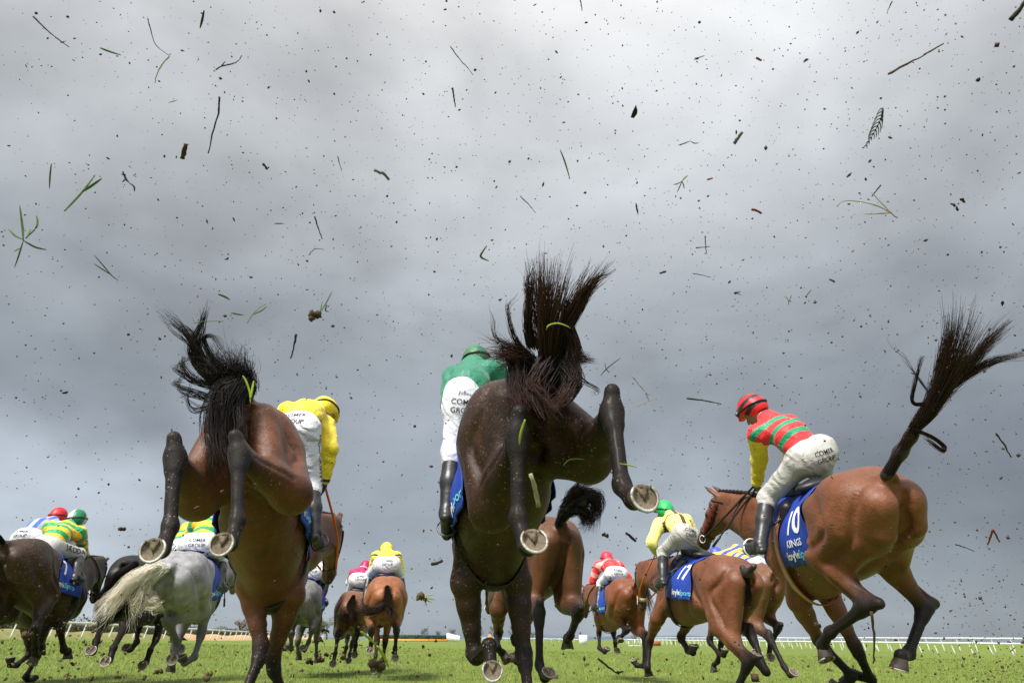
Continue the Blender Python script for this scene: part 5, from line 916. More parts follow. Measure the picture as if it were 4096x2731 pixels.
DEBRIS = [{"k":"twig","c":"dark","w":0.00703,"L":[[[-2.2518,2.3287,3.2659],[-2.1974,2.3605,3.218],[-2.1478,2.3863,3.1838],[-2.1009,2.409,3.1569]],[[-2.1191,2.3776,3.1537],[-2.1236,2.3987,3.1805]]],"label":"long dark bent stalk near the upper left corner of the sky"},{"k":"blade","c":"green","w":0.00879,"L":[[[-1.8164,2.2382,2.9731],[-1.79,2.2548,2.9726],[-1.7399,2.2737,2.9667]]],"label":"short green grass blade in the upper left sky"},{"k":"twig","c":"dark","w":0.00494,"L":[[[-1.607,2.1858,3.0932],[-1.5951,2.2192,3.0417],[-1.5792,2.2485,2.9995],[-1.5255,2.2745,2.9649]]],"label":"thin dark kinked stem high in the left of the sky"},{"k":"twig","c":"straw","w":0.00476,"L":[[[-1.309,1.9517,2.6293],[-1.3457,1.9742,2.6028],[-1.37,1.9984,2.5722],[-1.3794,2.0161,2.5566]]],"label":"pale bowed straw hanging below the kinked stem"},{"k":"blade","c":"dark","w":0.01098,"L":[[[-1.3593,2.1717,3.1256],[-1.3747,2.1998,3.0986],[-1.3912,2.2254,3.0774]]],"label":"dark upright grass blade high in the left half of the sky"},{"k":"twig","c":"dark","w":0.00659,"L":[[[-1.3076,2.276,2.8863],[-1.2869,2.2756,2.906],[-1.2421,2.2766,2.9224],[-1.2162,2.2765,2.9414],[-1.2057,2.2733,2.9676]],[[-1.2837,2.2699,2.9003],[-1.2791,2.2841,2.9428]]],"label":"curved dark sprig with a short side shoot in the upper sky"},{"k":"twig","c":"dark","w":0.00879,"L":[[[-1.2913,2.3227,2.7793],[-1.2976,2.3553,2.7294],[-1.3211,2.392,2.6703],[-1.3526,2.447,2.5691]]],"label":"longest dark straight stalk in the left half of the sky"},{"k":"chip","c":"brown","w":0.02343,"L":[[[-1.5346,2.566,2.7216],[-1.5664,2.618,2.6773]]],"label":"broad brown bark chip in the left of the sky"},{"k":"blade","c":"green","w":0.01098,"L":[[[-2.0278,2.4411,2.5075],[-2.0437,2.4764,2.4642],[-2.0558,2.5107,2.423]]],"label":"upright olive green blade near the left edge of the sky"},{"k":"blade","c":"green","w":0.01128,"L":[[[-1.8391,2.3569,2.2003],[-1.8116,2.351,2.2389],[-1.7776,2.3414,2.2859],[-1.728,2.3208,2.358]],[[-1.765,2.3248,2.2739],[-1.7341,2.3265,2.3076],[-1.7027,2.3273,2.3432]]],"label":"large forked bright green grass shoot at the left"},{"k":"tuft","c":"green","w":0.00952,"L":[[[-1.8627,2.2332,1.9834],[-1.8776,2.2245,2.0411],[-1.8993,2.2037,2.1262]],[[-1.8627,2.2316,1.9872],[-1.9027,2.2395,2.0067],[-1.9429,2.2413,2.0401]],[[-1.8544,2.2299,1.991],[-1.8241,2.2235,2.0307],[-1.8228,2.222,2.0591],[-1.8339,2.2198,2.0893]],[[-1.8627,2.2332,1.9834],[-1.8276,2.2561,1.9685],[-1.7937,2.2731,1.9671]],[[-1.8627,2.2332,1.9834],[-1.8901,2.2678,1.9417],[-1.9178,2.3009,1.9033]],[[-1.8752,2.2448,1.9568],[-1.9203,2.2758,1.9609]],[[-1.8503,2.2299,1.991],[-1.8549,2.2406,2.0416]]],"label":"large uprooted grass plant with root at the left edge"},{"k":"blade","c":"green","w":0.00549,"L":[[[-1.8384,2.6017,2.1392],[-1.8062,2.6276,2.1048],[-1.7737,2.6544,2.0683],[-1.7477,2.6728,2.051]],[[-1.8384,2.617,2.1042],[-1.8092,2.64,2.0888],[-1.7795,2.6632,2.0732]]],"label":"thin forked green stem left of the bay horse tail"},{"k":"twig","c":"dark","w":0.00769,"L":[[[-0.8695,2.5317,2.2997],[-0.8556,2.5686,2.2527],[-0.8444,2.5976,2.2237]]],"label":"straight dark twig left of the sky centre"},{"k":"twig","c":"dark","w":0.00879,"L":[[[-0.267,2.3055,2.8187],[-0.2616,2.3343,2.7902],[-0.2561,2.3621,2.7639]]],"label":"short black twig in the middle of the upper sky"},{"k":"twig","c":"dark","w":0.00494,"L":[[[-0.2765,2.2328,2.9853],[-0.2324,2.2652,2.9361],[-0.2042,2.2843,2.9174],[-0.1779,2.3061,2.8923]]],"label":"thin dark stem high in the middle of the sky"},{"k":"blade","c":"green","w":0.00923,"L":[[[-0.1055,2.4104,2.0775],[-0.1291,2.4333,2.05],[-0.126,2.4474,2.0428],[-0.0967,2.4614,2.0355]]],"label":"v shaped green blade left of the tall raised tail"},{"k":"clod","c":"brown","w":0.05053,"L":[[[-0.8963,2.7094,1.892],[-0.8768,2.7203,1.9046],[-0.8522,2.728,1.9244]],[[-0.8437,2.701,1.9113],[-0.8191,2.6953,1.9619],[-0.7971,2.6887,2.0147]],[[-0.8437,2.701,1.9113],[-0.8425,2.7076,1.9713]],[[-0.815,2.6857,1.9464],[-0.8239,2.7107,1.9267],[-0.8116,2.7261,1.9288]]],"label":"brown clod with long grass stalks left of the sky centre"},{"k":"blade","c":"green","w":0.00659,"L":[[[-1.1641,2.7201,1.8674],[-1.144,2.7139,1.9069],[-1.1189,2.7113,1.9377],[-1.0888,2.7126,1.9598]],[[-1.1402,2.7049,1.9025],[-1.1075,2.7115,1.9249],[-1.0888,2.7172,1.9492]]],"label":"small forked green shoot above the yellow rider"},{"k":"blade","c":"green","w":0.00659,"L":[[[-1.2359,2.7022,1.9087],[-1.2132,2.718,1.9099],[-1.1903,2.7327,1.9138]]],"label":"tiny level green blade beside the forked shoot"},{"k":"blade","c":"green","w":0.00879,"L":[[[-1.2933,2.6693,1.9841],[-1.2709,2.6869,1.9813],[-1.2521,2.706,1.9749]]],"label":"small slanted green blade above the bay horse tail"},{"k":"twig","c":"green","w":0.00384,"L":[[[-1.3985,2.7201,1.8674],[-1.3478,2.7307,1.8808],[-1.2801,2.7439,1.8881]]],"label":"long thin level green stem above the bay horse tail"},{"k":"tuft","c":"brown","w":0.00989,"L":[[[-1.7141,2.4545,2.4768],[-1.7083,2.4802,2.4553],[-1.7023,2.4995,2.4486]],[[-1.6998,2.4679,2.4461],[-1.7332,2.4984,2.4513]],[[-1.6998,2.461,2.4619],[-1.738,2.4841,2.4841]],[[-1.6854,2.4748,2.4303],[-1.6727,2.4937,2.4245],[-1.6781,2.515,2.4132]]],"label":"small brown root with curled thread in the left sky"},{"k":"chip","c":"dark","w":0.01098,"L":[[[-1.0991,2.44,2.5101],[-1.094,2.4564,2.51],[-1.0888,2.4744,2.5062]]],"label":"small black wriggling scrap below the bark chip"},{"k":"chip","c":"grey","w":0.01055,"L":[[[-0.4875,1.9606,2.1085],[-0.4665,1.9724,2.1063],[-0.4569,1.9815,2.1104],[-0.4394,1.999,2.0954]]],"label":"grey wavy scrap of peel in the middle of the sky"},{"k":"twig","c":"green","w":0.00439,"L":[[[-0.8935,2.5998,2.1436],[-0.872,2.6024,2.1751],[-0.8377,2.6161,2.1812]]],"label":"thin arched green thread in the middle left sky"},{"k":"twig","c":"dark","w":0.00439,"L":[[[-0.7691,2.4266,2.5408],[-0.7653,2.4514,2.5214],[-0.7594,2.4764,2.5018]]],"label":"thin upright dark stem left of the sky centre"},{"k":"blade","c":"green","w":0.00879,"L":[[[-1.5132,2.3341,2.753],[-1.5016,2.3431,2.7699],[-1.4897,2.3524,2.786]]],"label":"short stubby green blade left of the longest stalk"},{"k":"blade","c":"green","w":0.00549,"L":[[[-1.0465,2.5451,2.269],[-1.0164,2.5705,2.2857]]],"label":"tiny horizontal green blade in the middle left sky"},{"k":"twig","c":"dark","w":0.00923,"L":[[[-0.8848,2.5567,1.7419],[-0.8999,2.5906,1.7017],[-0.916,2.6238,1.663]]],"label":"stout black stick above the yellow rider"},{"k":"twig","c":"brown","w":0.00989,"L":[[[1.647,2.2787,2.8801],[1.7274,2.269,2.9273],[1.8005,2.2631,2.9659],[1.9079,2.2467,3.0287]]],"label":"longest brown stick in the upper right sky"},{"k":"frond","c":"darkgreen","w":0.00604,"L":[[[1.6241,2.3379,2.7442],[1.6218,2.3649,2.7074],[1.5983,2.3958,2.6614],[1.5698,2.4269,2.6151]],[[1.6241,2.3379,2.7442],[1.62,2.3524,2.7486],[1.6153,2.372,2.7412]],[[1.6241,2.3379,2.7442],[1.6354,2.3548,2.7431],[1.6425,2.3721,2.741]],[[1.6218,2.3437,2.7309],[1.6131,2.3593,2.7329],[1.6038,2.3818,2.7187]],[[1.6218,2.3437,2.7309],[1.6343,2.3625,2.7255],[1.6409,2.3819,2.7185]],[[1.6194,2.3495,2.7177],[1.6075,2.3658,2.7178],[1.5947,2.3905,2.6987]],[[1.6194,2.3495,2.7177],[1.6328,2.3697,2.7089],[1.6392,2.3906,2.6984]],[[1.6171,2.3553,2.7044],[1.6035,2.372,2.7035],[1.5889,2.3978,2.6819]],[[1.6171,2.3553,2.7044],[1.6309,2.3762,2.6939],[1.6371,2.398,2.6815]],[[1.6105,2.3618,2.6896],[1.5969,2.3785,2.6887],[1.5824,2.4043,2.6671]],[[1.6105,2.3618,2.6896],[1.6243,2.3827,2.6791],[1.6304,2.4045,2.6667]],[[1.6021,2.3685,2.6741],[1.5903,2.3849,2.6741],[1.5776,2.4095,2.6552]],[[1.6021,2.3685,2.6741],[1.6153,2.3887,2.6654],[1.6216,2.4096,2.6549]],[[1.5936,2.3753,2.6586],[1.5853,2.3909,2.6604],[1.5761,2.4133,2.6464]],[[1.5936,2.3753,2.6586],[1.6059,2.394,2.6531],[1.6125,2.4134,2.6462]],[[1.5847,2.3821,2.643],[1.5808,2.3967,2.6471],[1.5765,2.4162,2.6398]],[[1.5847,2.3821,2.643],[1.5957,2.3989,2.6418],[1.6026,2.4163,2.6396]],[[1.5745,2.389,2.6271],[1.5758,2.4025,2.6338],[1.5768,2.4187,2.6341]],[[1.5745,2.389,2.6271],[1.5841,2.4037,2.6308],[1.5914,2.4187,2.634]],[[1.5644,2.396,2.6111],[1.5656,2.4094,2.6177],[1.5666,2.4257,2.618]],[[1.5644,2.396,2.6111],[1.5739,2.4107,2.6148],[1.5812,2.4257,2.6179]],[[1.5543,2.4029,2.5952],[1.5554,2.4164,2.6017],[1.5563,2.4327,2.6019]],[[1.5543,2.4029,2.5952],[1.5638,2.4177,2.5988],[1.571,2.4327,2.6018]]],"label":"dark green fern frond in the upper right sky"},{"k":"chip","c":"grey","w":0.01523,"L":[[[0.8745,2.0633,2.3732],[0.8536,2.1049,2.3529]]],"label":"blunt grey stub of wood right of the sky centre"},{"k":"blade","c":"green","w":0.00769,"L":[[[0.2076,2.4132,2.5715],[0.2307,2.4476,2.5302],[0.2541,2.4895,2.4717]]],"label":"slender green blade right of the sky centre"},{"k":"tuft","c":"green","w":0.00659,"L":[[[0.7441,2.4679,2.4461],[0.7594,2.4745,2.4686],[0.7777,2.4818,2.4894]],[[0.7441,2.4679,2.4461],[0.7354,2.4918,2.4289],[0.7294,2.5119,2.4203]],[[0.7441,2.4679,2.4461],[0.7257,2.4848,2.4448],[0.7129,2.4984,2.4513]],[[0.7441,2.4679,2.4461],[0.7555,2.4879,2.4377],[0.7612,2.5061,2.4336]]],"label":"small spiky green tuft right of the sky centre"},{"k":"blade","c":"green","w":0.00549,"L":[[[0.7269,2.4048,2.5908],[0.7594,2.413,2.6096],[0.7873,2.4212,2.6284]],[[0.7795,2.3972,2.6083],[0.8026,2.413,2.6096],[0.826,2.4242,2.6213]]],"label":"thin pale green shoot left of the grey stub"},{"k":"frond","c":"darkgreen","w":0.00659,"L":[[[0.5423,2.508,2.3541],[0.5479,2.5302,2.3408],[0.5574,2.5524,2.3273]],[[0.5423,2.5118,2.3453],[0.5574,2.5447,2.345]],[[0.5452,2.5176,2.3321],[0.5584,2.5485,2.3362]],[[0.5423,2.508,2.3541],[0.5535,2.5381,2.3601]]],"label":"tiny dark green fern tip near the sky centre"},{"k":"twig","c":"dark","w":0.00494,"L":[[[0.8465,2.5634,2.2269],[0.8536,2.5955,2.191],[0.8627,2.6207,2.1706]],[[0.8063,2.5848,2.1778],[0.8411,2.5962,2.1892],[0.8772,2.608,2.1998]]],"label":"two dark stems crossing like a plus sign"},{"k":"twig","c":"straw","w":0.00615,"L":[[[1.5801,2.3615,2.1897],[1.5588,2.3624,2.2126],[1.5194,2.3522,2.2612],[1.4842,2.3443,2.3043]],[[1.5533,2.354,2.2068],[1.5038,2.3489,2.2374],[1.436,2.348,2.2582],[1.3678,2.3532,2.2651],[1.3444,2.3688,2.248]],[[1.5444,2.3533,2.2085],[1.5078,2.3677,2.213],[1.4544,2.381,2.2199]]],"label":"large three stemmed pale straw on the right of the sky"},{"k":"twig","c":"dark","w":0.00659,"L":[[[1.6183,2.4729,2.4347],[1.6053,2.4956,2.4201],[1.5939,2.5184,2.4052]]],"label":"short dark twig just above the three stemmed straw"},{"k":"chip","c":"red","w":0.01208,"L":[[[1.0521,2.5168,2.3339],[1.0766,2.5309,2.339],[1.1042,2.5485,2.3362]]],"label":"red brown leaf scrap right of the sky centre"},{"k":"chip","c":"red","w":0.00879,"L":[[[0.856,2.4648,2.4531],[0.8839,2.4872,2.477]]],"label":"tiny red leaf scrap right of the small spiky tuft"},{"k":"chip","c":"dark","w":0.01831,"L":[[[1.8747,1.7906,2.7485],[1.8603,1.8158,2.7283],[1.8431,1.8402,2.71]]],"label":"thick dark stick end in the top right corner"},{"k":"twig","c":"dark","w":0.00549,"L":[[[0.7967,2.2539,2.9371],[0.8219,2.2621,2.9558],[0.8482,2.2698,2.9755]]],"label":"short dark sliver in the upper right half of the sky"},{"k":"chip","c":"dark","w":0.00989,"L":[[[0.6504,2.6292,2.0761],[0.681,2.6524,2.098]]],"label":"small dark peg of wood right of the raised tail"},{"k":"clod","c":"brown","w":0.01758,"L":[[[0.9756,2.6628,1.999],[1.0027,2.6902,2.0112]],[[0.9899,2.6628,1.999],[1.0143,2.6875,2.0174]],[[0.9899,2.6647,1.9946],[1.0163,2.6933,2.0041]]],"label":"small dark clod with grass hairs right of the tail"},{"k":"chip","c":"red","w":0.00989,"L":[[[1.0693,2.2508,2.9441],[1.1013,2.2779,2.9569]]],"label":"small orange leaf high in the right sky"},{"k":"twig","c":"dark","w":0.00549,"L":[[[0.2936,2.1507,3.1738],[0.2999,2.171,3.1647],[0.3043,2.1915,3.1553]]],"label":"dark stem cut by the top edge of the photo"},{"k":"chip","c":"green","w":0.00989,"L":[[[1.3964,2.6387,2.0542],[1.4297,2.669,2.0599]]],"label":"short green chip right of the raised tail"},{"k":"tuft","c":"green","w":0.00549,"L":[[[1.2147,2.6773,1.9656],[1.2112,2.6846,1.9866],[1.2075,2.6952,1.9997]],[[1.2147,2.6773,1.9656],[1.2413,2.6933,2.0041]],[[1.2147,2.6773,1.9656],[1.2278,2.7111,1.9634]],[[1.2147,2.6773,1.9656],[1.2413,2.7041,1.9793]]],"label":"faint green sprig above the striped rider"},{"k":"blade","c":"green","w":0.00549,"L":[[[1.2912,2.6685,1.9858],[1.3092,2.6761,2.006],[1.3283,2.6825,2.0289]]],"label":"small dark green blade right of the faint green sprig"},{"k":"twig","c":"dark","w":0.00549,"L":[[[1.6642,2.1507,3.1738],[1.663,2.1691,3.1691],[1.6596,2.1895,3.1597]]],"label":"dark green stem at the top edge on the right"},{"k":"twig","c":"dark","w":0.00439,"L":[[[0.0335,2.4954,2.383],[0.0721,2.5225,2.3584],[0.1014,2.5497,2.3335]]],"label":"thin jointed dark stem in the centre of the sky"},{"k":"twig","c":"grey","w":0.00439,"L":[[[0.7939,2.6296,2.0752],[0.8363,2.6454,2.0764],[0.881,2.6624,2.0749]]],"label":"pale grey level stem below the crossing stems"},{"k":"clod","c":"dark","w":0.01977,"L":[[[1.9321,2.5042,2.3628],[1.9755,2.5408,2.3539]]],"label":"ragged dark clod near the right edge of the sky"},{"k":"clod","c":"dark","w":0.01758,"L":[[[1.9751,2.4977,2.3777],[2.0045,2.5265,2.3866]]],"label":"small dark clod just above the ragged clod"},{"k":"twig","c":"dark","w":0.0082,"L":[[[0.8202,3.0385,1.6376],[0.9029,3.0565,1.6338],[0.9911,3.0774,1.6235]]],"label":"nearly level dark stick left of the red cap"},{"k":"twig","c":"dark","w":0.00879,"L":[[[2.1289,2.9079,1.4368],[2.1749,2.9423,1.3954],[2.2167,2.9786,1.3496]]],"label":"dark stick at the right edge beside the fanned tail"},{"k":"twig","c":"red","w":0.00989,"L":[[[2.1168,3.076,1.0511],[2.1164,3.1055,1.021],[2.1147,3.1342,0.9926]],[[2.1168,3.076,1.0511],[2.144,3.1033,1.0261],[2.1679,3.1285,1.0058]]],"label":"dark red forked twig near the right edge"},{"k":"twig","c":"dark","w":0.00549,"L":[[[1.9509,3.1023,0.9907],[2.0026,3.1231,0.9805],[2.0548,3.1453,0.9672]]],"label":"thin dark level twig right of the kicked hind leg"},{"k":"twig","c":"brown","w":0.01692,"L":[[[2.2192,4.5104,0.7635],[2.2456,4.6079,0.5774],[2.2474,4.6701,0.4722]]],"label":"upright brown stick below the number ten horse"},{"k":"blade","c":"lime","w":0.01238,"L":[[[0.0514,2.5019,1.3671],[0.0354,2.5378,1.3224],[0.0299,2.5708,1.2842]]],"label":"bright lime blade in front of the dark horse thigh"},{"k":"chip","c":"straw","w":0.01933,"L":[[[0.0677,2.3863,1.1317],[0.0858,2.4239,1.0831],[0.0979,2.462,1.0331]]],"label":"thick pale straw stub in front of the dark horse belly"},{"k":"blade","c":"lime","w":0.01172,"L":[[[-1.2245,3.0516,1.6075],[-1.2318,3.041,1.657],[-1.2533,3.0292,1.7089],[-1.2738,3.0278,1.7373]],[[-1.2245,3.0432,1.6269],[-1.222,3.0386,1.6748],[-1.2206,3.0372,1.7156]]],"label":"forked lime green shoot on the rump by the black tail"},{"k":"blade","c":"lime","w":0.00593,"L":[[[0.1345,2.4571,1.7202],[0.1447,2.4564,1.7405],[0.1789,2.4596,1.7519],[0.2113,2.4696,1.7478],[0.2349,2.4812,1.7399]]],"label":"arched lime blade caught in the tall raised tail"},{"k":"blade","c":"green","w":0.00637,"L":[[[0.2187,2.8691,1.2755],[0.2508,2.8733,1.3035],[0.3133,2.8872,1.3091]]],"label":"bent green blade under the dark horse thigh"},{"k":"blade","c":"lime","w":0.00571,"L":[[[0.4122,2.5685,1.2144],[0.452,2.5856,1.2127],[0.4854,2.6035,1.2091]]],"label":"pale green blade across the kicked out hind cannon"},{"k":"twig","c":"straw","w":0.00425,"L":[[[0.5086,2.7155,1.6279],[0.5456,2.7419,1.5924],[0.572,2.7628,1.5693],[0.5922,2.7774,1.5609]],[[0.5288,2.7677,1.5082],[0.5849,2.7722,1.5354],[0.6233,2.7821,1.55]],[[0.5681,2.7439,1.5627],[0.5879,2.7864,1.5402]]],"label":"tangled thin stalks right of the kicked out hock"},{"k":"tuft","c":"brown","w":0.00531,"L":[[[0.3759,2.7163,1.626],[0.4017,2.7142,1.6559],[0.4352,2.7128,1.684],[0.4667,2.7131,1.7084]],[[0.4003,2.7049,1.6523],[0.3991,2.7221,1.6877]],[[0.4003,2.7049,1.6523],[0.3884,2.7393,1.6484]],[[0.4003,2.7049,1.6523],[0.4206,2.7393,1.6484]]],"label":"brown rooted stalk above the kicked out hock"},{"k":"chip","c":"dark","w":0.0138,"L":[[[-0.3387,3.0363,0.892],[-0.3181,3.0511,0.8955],[-0.295,3.0617,0.9088]]],"label":"curved black peel left of the dark horse chest"},{"k":"clod","c":"dirtgrass","w":0.05859,"L":[[[-0.539,4.2576,0.843],[-0.4958,4.3031,0.8137]],[[-0.5097,4.2635,0.8296],[-0.4545,4.2913,0.8408]],[[-0.5097,4.2693,0.8162],[-0.4958,4.319,0.7772]],[[-0.5244,4.2664,0.8229],[-0.4693,4.3102,0.7975]],[[-0.5244,4.2605,0.8363],[-0.5578,4.2866,0.8516]],[[-0.5024,4.2664,0.8229],[-0.4471,4.3043,0.811]]],"label":"grassy clod flying between the two leading horses"},{"k":"blade","c":"lime","w":0.02343,"L":[[[-0.8788,4.3466,0.6389],[-0.835,4.3781,0.604],[-0.7895,4.4122,0.5635]],[[-0.7836,4.3793,0.5637],[-0.7468,4.4204,0.507],[-0.7186,4.4647,0.4431]]],"label":"long green leaf and root low in the centre left"},{"k":"twig","c":"dark","w":0.01318,"L":[[[0.5126,4.4074,0.4993],[0.5763,4.4439,0.4531],[0.6419,4.4782,0.412]],[[0.6181,4.4402,0.4241],[0.667,4.4711,0.4282]]],"label":"dark stick over the grass below the red rider"},{"k":"clod","c":"dirtgrass","w":0.11424,"L":[[[-1.2259,6.6278,0.4107],[-1.1548,6.6768,0.3733]],[[-1.204,6.6278,0.4107],[-1.2144,6.6301,0.4806]],[[-1.182,6.6278,0.4107],[-1.1658,6.6345,0.4705]],[[-1.204,6.6322,0.4006],[-1.2431,6.6363,0.4664]]],"label":"muddy clod topped with yellow grass under the chestnut horse"},{"k":"clod","c":"brown","w":0.05712,"L":[[[-1.7774,6.6234,0.4208],[-1.7509,6.6671,0.3956]]],"label":"lowest ragged soil clod under the grey horse"},{"k":"clod","c":"brown","w":0.05273,"L":[[[-1.6785,6.6129,0.4449],[-1.6516,6.6566,0.4199]]],"label":"tall ragged soil clod between grey and bay horse"},{"k":"clod","c":"brown","w":0.04394,"L":[[[-1.6258,6.6024,0.4691],[-1.5986,6.646,0.4441]]],"label":"soil clod nearest the bay hind legs on the grass"},{"k":"clod","c":"brown","w":0.03955,"L":[[[-1.6697,6.5111,0.6785],[-1.6427,6.5542,0.6546]]],"label":"soil clod over the white rail near the trees"},{"k":"clod","c":"brown","w":0.03515,"L":[[[-1.6829,6.5435,0.604],[-1.656,6.5869,0.5798]]],"label":"small soil clod just over the grass edge"},{"k":"clod","c":"brown","w":0.0747,"L":[[[-4.2907,6.5444,0.602],[-4.2393,6.5639,0.6324]],[[-4.2534,6.5383,0.6161],[-4.257,6.5551,0.6526]]],"label":"torn soil clod in front of the white rail at left"},{"k":"clod","c":"dirtgrass","w":0.06591,"L":[[[-3.7085,6.6937,0.2596],[-3.694,6.7157,0.2843]],[[-3.691,6.6849,0.2798],[-3.6388,6.6963,0.3288]],[[-3.691,6.6849,0.2798],[-3.6498,6.6874,0.349]]],"label":"soil clod with pale grass at the bottom left"},{"k":"clod","c":"brown","w":0.03515,"L":[[[-3.8667,6.6366,0.3905],[-3.864,6.6733,0.3814]]],"label":"dark clod beneath the hooves of the brown horse"},{"k":"clod","c":"brown","w":0.04394,"L":[[[-3.1153,6.6629,0.3301],[-3.0956,6.7016,0.3166]]],"label":"dark clod left of the grey horse hooves"},{"k":"clod","c":"brown","w":0.03955,"L":[[[-3.2252,6.6858,0.2778],[-3.2148,6.7121,0.2923]]],"label":"clod near the bottom edge below the black horse"},{"k":"clod","c":"dirtgrass","w":0.06591,"L":[[[-2.6715,6.6849,0.2798],[-2.6496,6.6963,0.3288]],[[-2.643,6.6717,0.31],[-2.6319,6.6742,0.3794]],[[-2.643,6.6717,0.31],[-2.6717,6.6804,0.3652]]],"label":"yellow grass sod at the bottom below the grey horse"},{"k":"chip","c":"brown","w":0.02343,"L":[[[-2.2966,4.1084,1.1854],[-2.2814,4.1415,1.1844]]],"label":"curled dark red leaf above the black horse back"},{"k":"chip","c":"brown","w":0.01494,"L":[[[-1.5786,3.4523,1.1889],[-1.5699,3.4782,1.2044]]],"label":"brown flake beside the lifted hind hoof at left"},{"k":"chip","c":"dark","w":0.01318,"L":[[[0.5053,3.0857,1.029],[0.5266,3.1064,1.019],[0.5514,3.1307,1.0007]]],"label":"dark blurred splinter left of the green cap"},{"k":"clod","c":"brown","w":0.02373,"L":[[[0.4877,3.7054,1.1087],[0.5051,3.74,1.1044]]],"label":"brown clod right of the wispy raised tail bun"},{"k":"clod","c":"brown","w":0.02929,"L":[[[1.7898,4.3249,0.6886],[1.8269,4.3632,0.6758]]],"label":"orange brown clod by the forearm of the number ten horse"}]
WHIPD = {"H3":[-0.627,0.553,-0.549],"H9":[-0.664,0.656,-0.359],"H11":[-0.01,0.434,-0.901],"H10":[0.253,0.387,-0.887]}
# ------------------------------------------------------------------ ground
def sst(a, b, x): t = np.clip((np.asarray(x, float) - a) / (b - a), 0, 1); return t * t * (3 - 2 * t)
def gz(x, y):
    x = np.asarray(x, float); y = np.asarray(y, float)
    left = np.clip(-x, 0, 60) * .0147 * (1 - .5 * sst(48, 105, y)) * (1 - sst(180, 420, y))
    right = -np.clip(x, 0, 52) * .0135 * (1 - sst(190, 420, y))
    drop = -9 * sst(49, 95, x) * (1 - sst(260, 500, y)) * sst(-5, 20, y)
    roll = .02 * np.sin(x * .35 + 1) * np.sin(y * .23)
    return left + right + drop + roll
def gridmesh(name, xs, ys, zf, mat):
    X, Y = np.meshgrid(xs, ys, indexing='ij'); V = np.stack([X, Y, zf(X, Y)], -1).reshape(-1, 3); b = len(ys)
    i = np.arange(len(xs) - 1)[:, None] * b + np.arange(b - 1)[None, :]
    return mkmesh(name, V, [np.stack([i, i + b, i + b + 1, i + 1], -1).reshape(-1, 4)], mat)
def grassmat(name):
    m, t, bs = newmat(name); ob = t.add('ShaderNodeTexCoord').outputs['Object']
    a = t.noise(ob, .35, 4, .55); b = t.noise(ob, 3.0, 5, .65, .4); s = t.noise(t.add('ShaderNodeMapping', {'Vector': ob, 'Scale': (90, 30, 90)}).outputs[0], 1, 3)
    c = t.mix(t.ramp(a, [(.35, 0), (.65, 1)]), (.140, .188, .030), (.205, .238, .046))
    c = t.mix(t.math('MULTIPLY', t.ramp(b, [(.42, 0), (.7, 1)]), .55), c, (.07, .14, .02))
    c = t.mix(t.ramp(b, [(.30, .7), (.42, 0)]), c, (.20, .20, .075))
    pch = t.noise(ob, .9, 5, .65, .8); c = t.mix(t.ramp(pch, [(.58, 0), (.70, .6)]), c, (.075, .095, .022)); c = t.mix(t.ramp(pch, [(.30, .5), (.38, 0)]), c, (.13, .095, .05))
    c = t.mix(t.math('MULTIPLY', s, .4), c, (.055, .10, .018))
    setin(t, bs, col=c, rough=.75, spec=.2, nor=bump(t, t.math('ADD', s, b), .6, .04)); return m
M_grass = grassmat('turf')
xs = np.concatenate([-np.geomspace(60, 4000, 16)[::-1], np.linspace(-58, 58, 70), np.geomspace(60, 110, 16), np.geomspace(115, 4000, 14)])
ys = np.concatenate([[-60, -20, -8], np.linspace(-4, 60, 70), np.geomspace(62, 500, 40), np.geomspace(520, 5000, 14)])
tag(link('ground', gridmesh('ground', xs, ys, gz, M_grass)), kind='structure')
def blades(name, n, d0, d1, hgt, wid, seed, mats):
    g = np.random.default_rng(seed); u = g.uniform(0, 1, n); y = d0 * (d1 / d0) ** u; x = g.uniform(-1, 1, n) * (y * .80 + 1.0)
    base = np.stack([x, y, gz(x, y) - .004], 1)
    h = hgt * g.uniform(.45, 1.25, n) * (1 + (y - d0) / d0 * .25); a = g.uniform(0, 6.28, n); lean = g.normal(0, .42, (n, 2)) + np.array([.10, -.05])
    w = wid * (1 + (y - d0) / d0 * .9); sd = np.stack([np.cos(a) * w, np.sin(a) * w, np.zeros(n)], 1)
    mid = base + np.stack([lean[:, 0] * h * .3, lean[:, 1] * h * .3, h * .58], 1); top = base + np.stack([lean[:, 0] * h, lean[:, 1] * h, h * .95], 1)
    V = np.stack([base - sd, base + sd, mid - sd * .7, mid + sd * .7, top], 1).reshape(-1, 3); k = np.arange(n)[:, None] * 5
    at = np.repeat(g.uniform(0, 1, n), 5)
    return mkmesh(name, V, [k + np.array([[0, 1, 3, 2]]), k + np.array([[2, 3, 4]])], mats, dict(rv=at), smooth=True)
mB, tB, bB = newmat('grass_blade'); rv = tB.attr('rv')
setin(tB, bB, col=tB.ramp(rv, [(0, (.09, .145, .019)), (.5, (.16, .215, .031)), (.85, (.23, .265, .050)), (1, (.36, .33, .12))]), rough=.6, spec=.25)
bB.inputs['Transmission Weight'].default_value = 0
tag(link('grass', blades('grass', 130000, 9.5, 45, .036, .0024, 3, mB)), 'short green turf grass growing under the galloping horses', 'grass', kind='stuff')
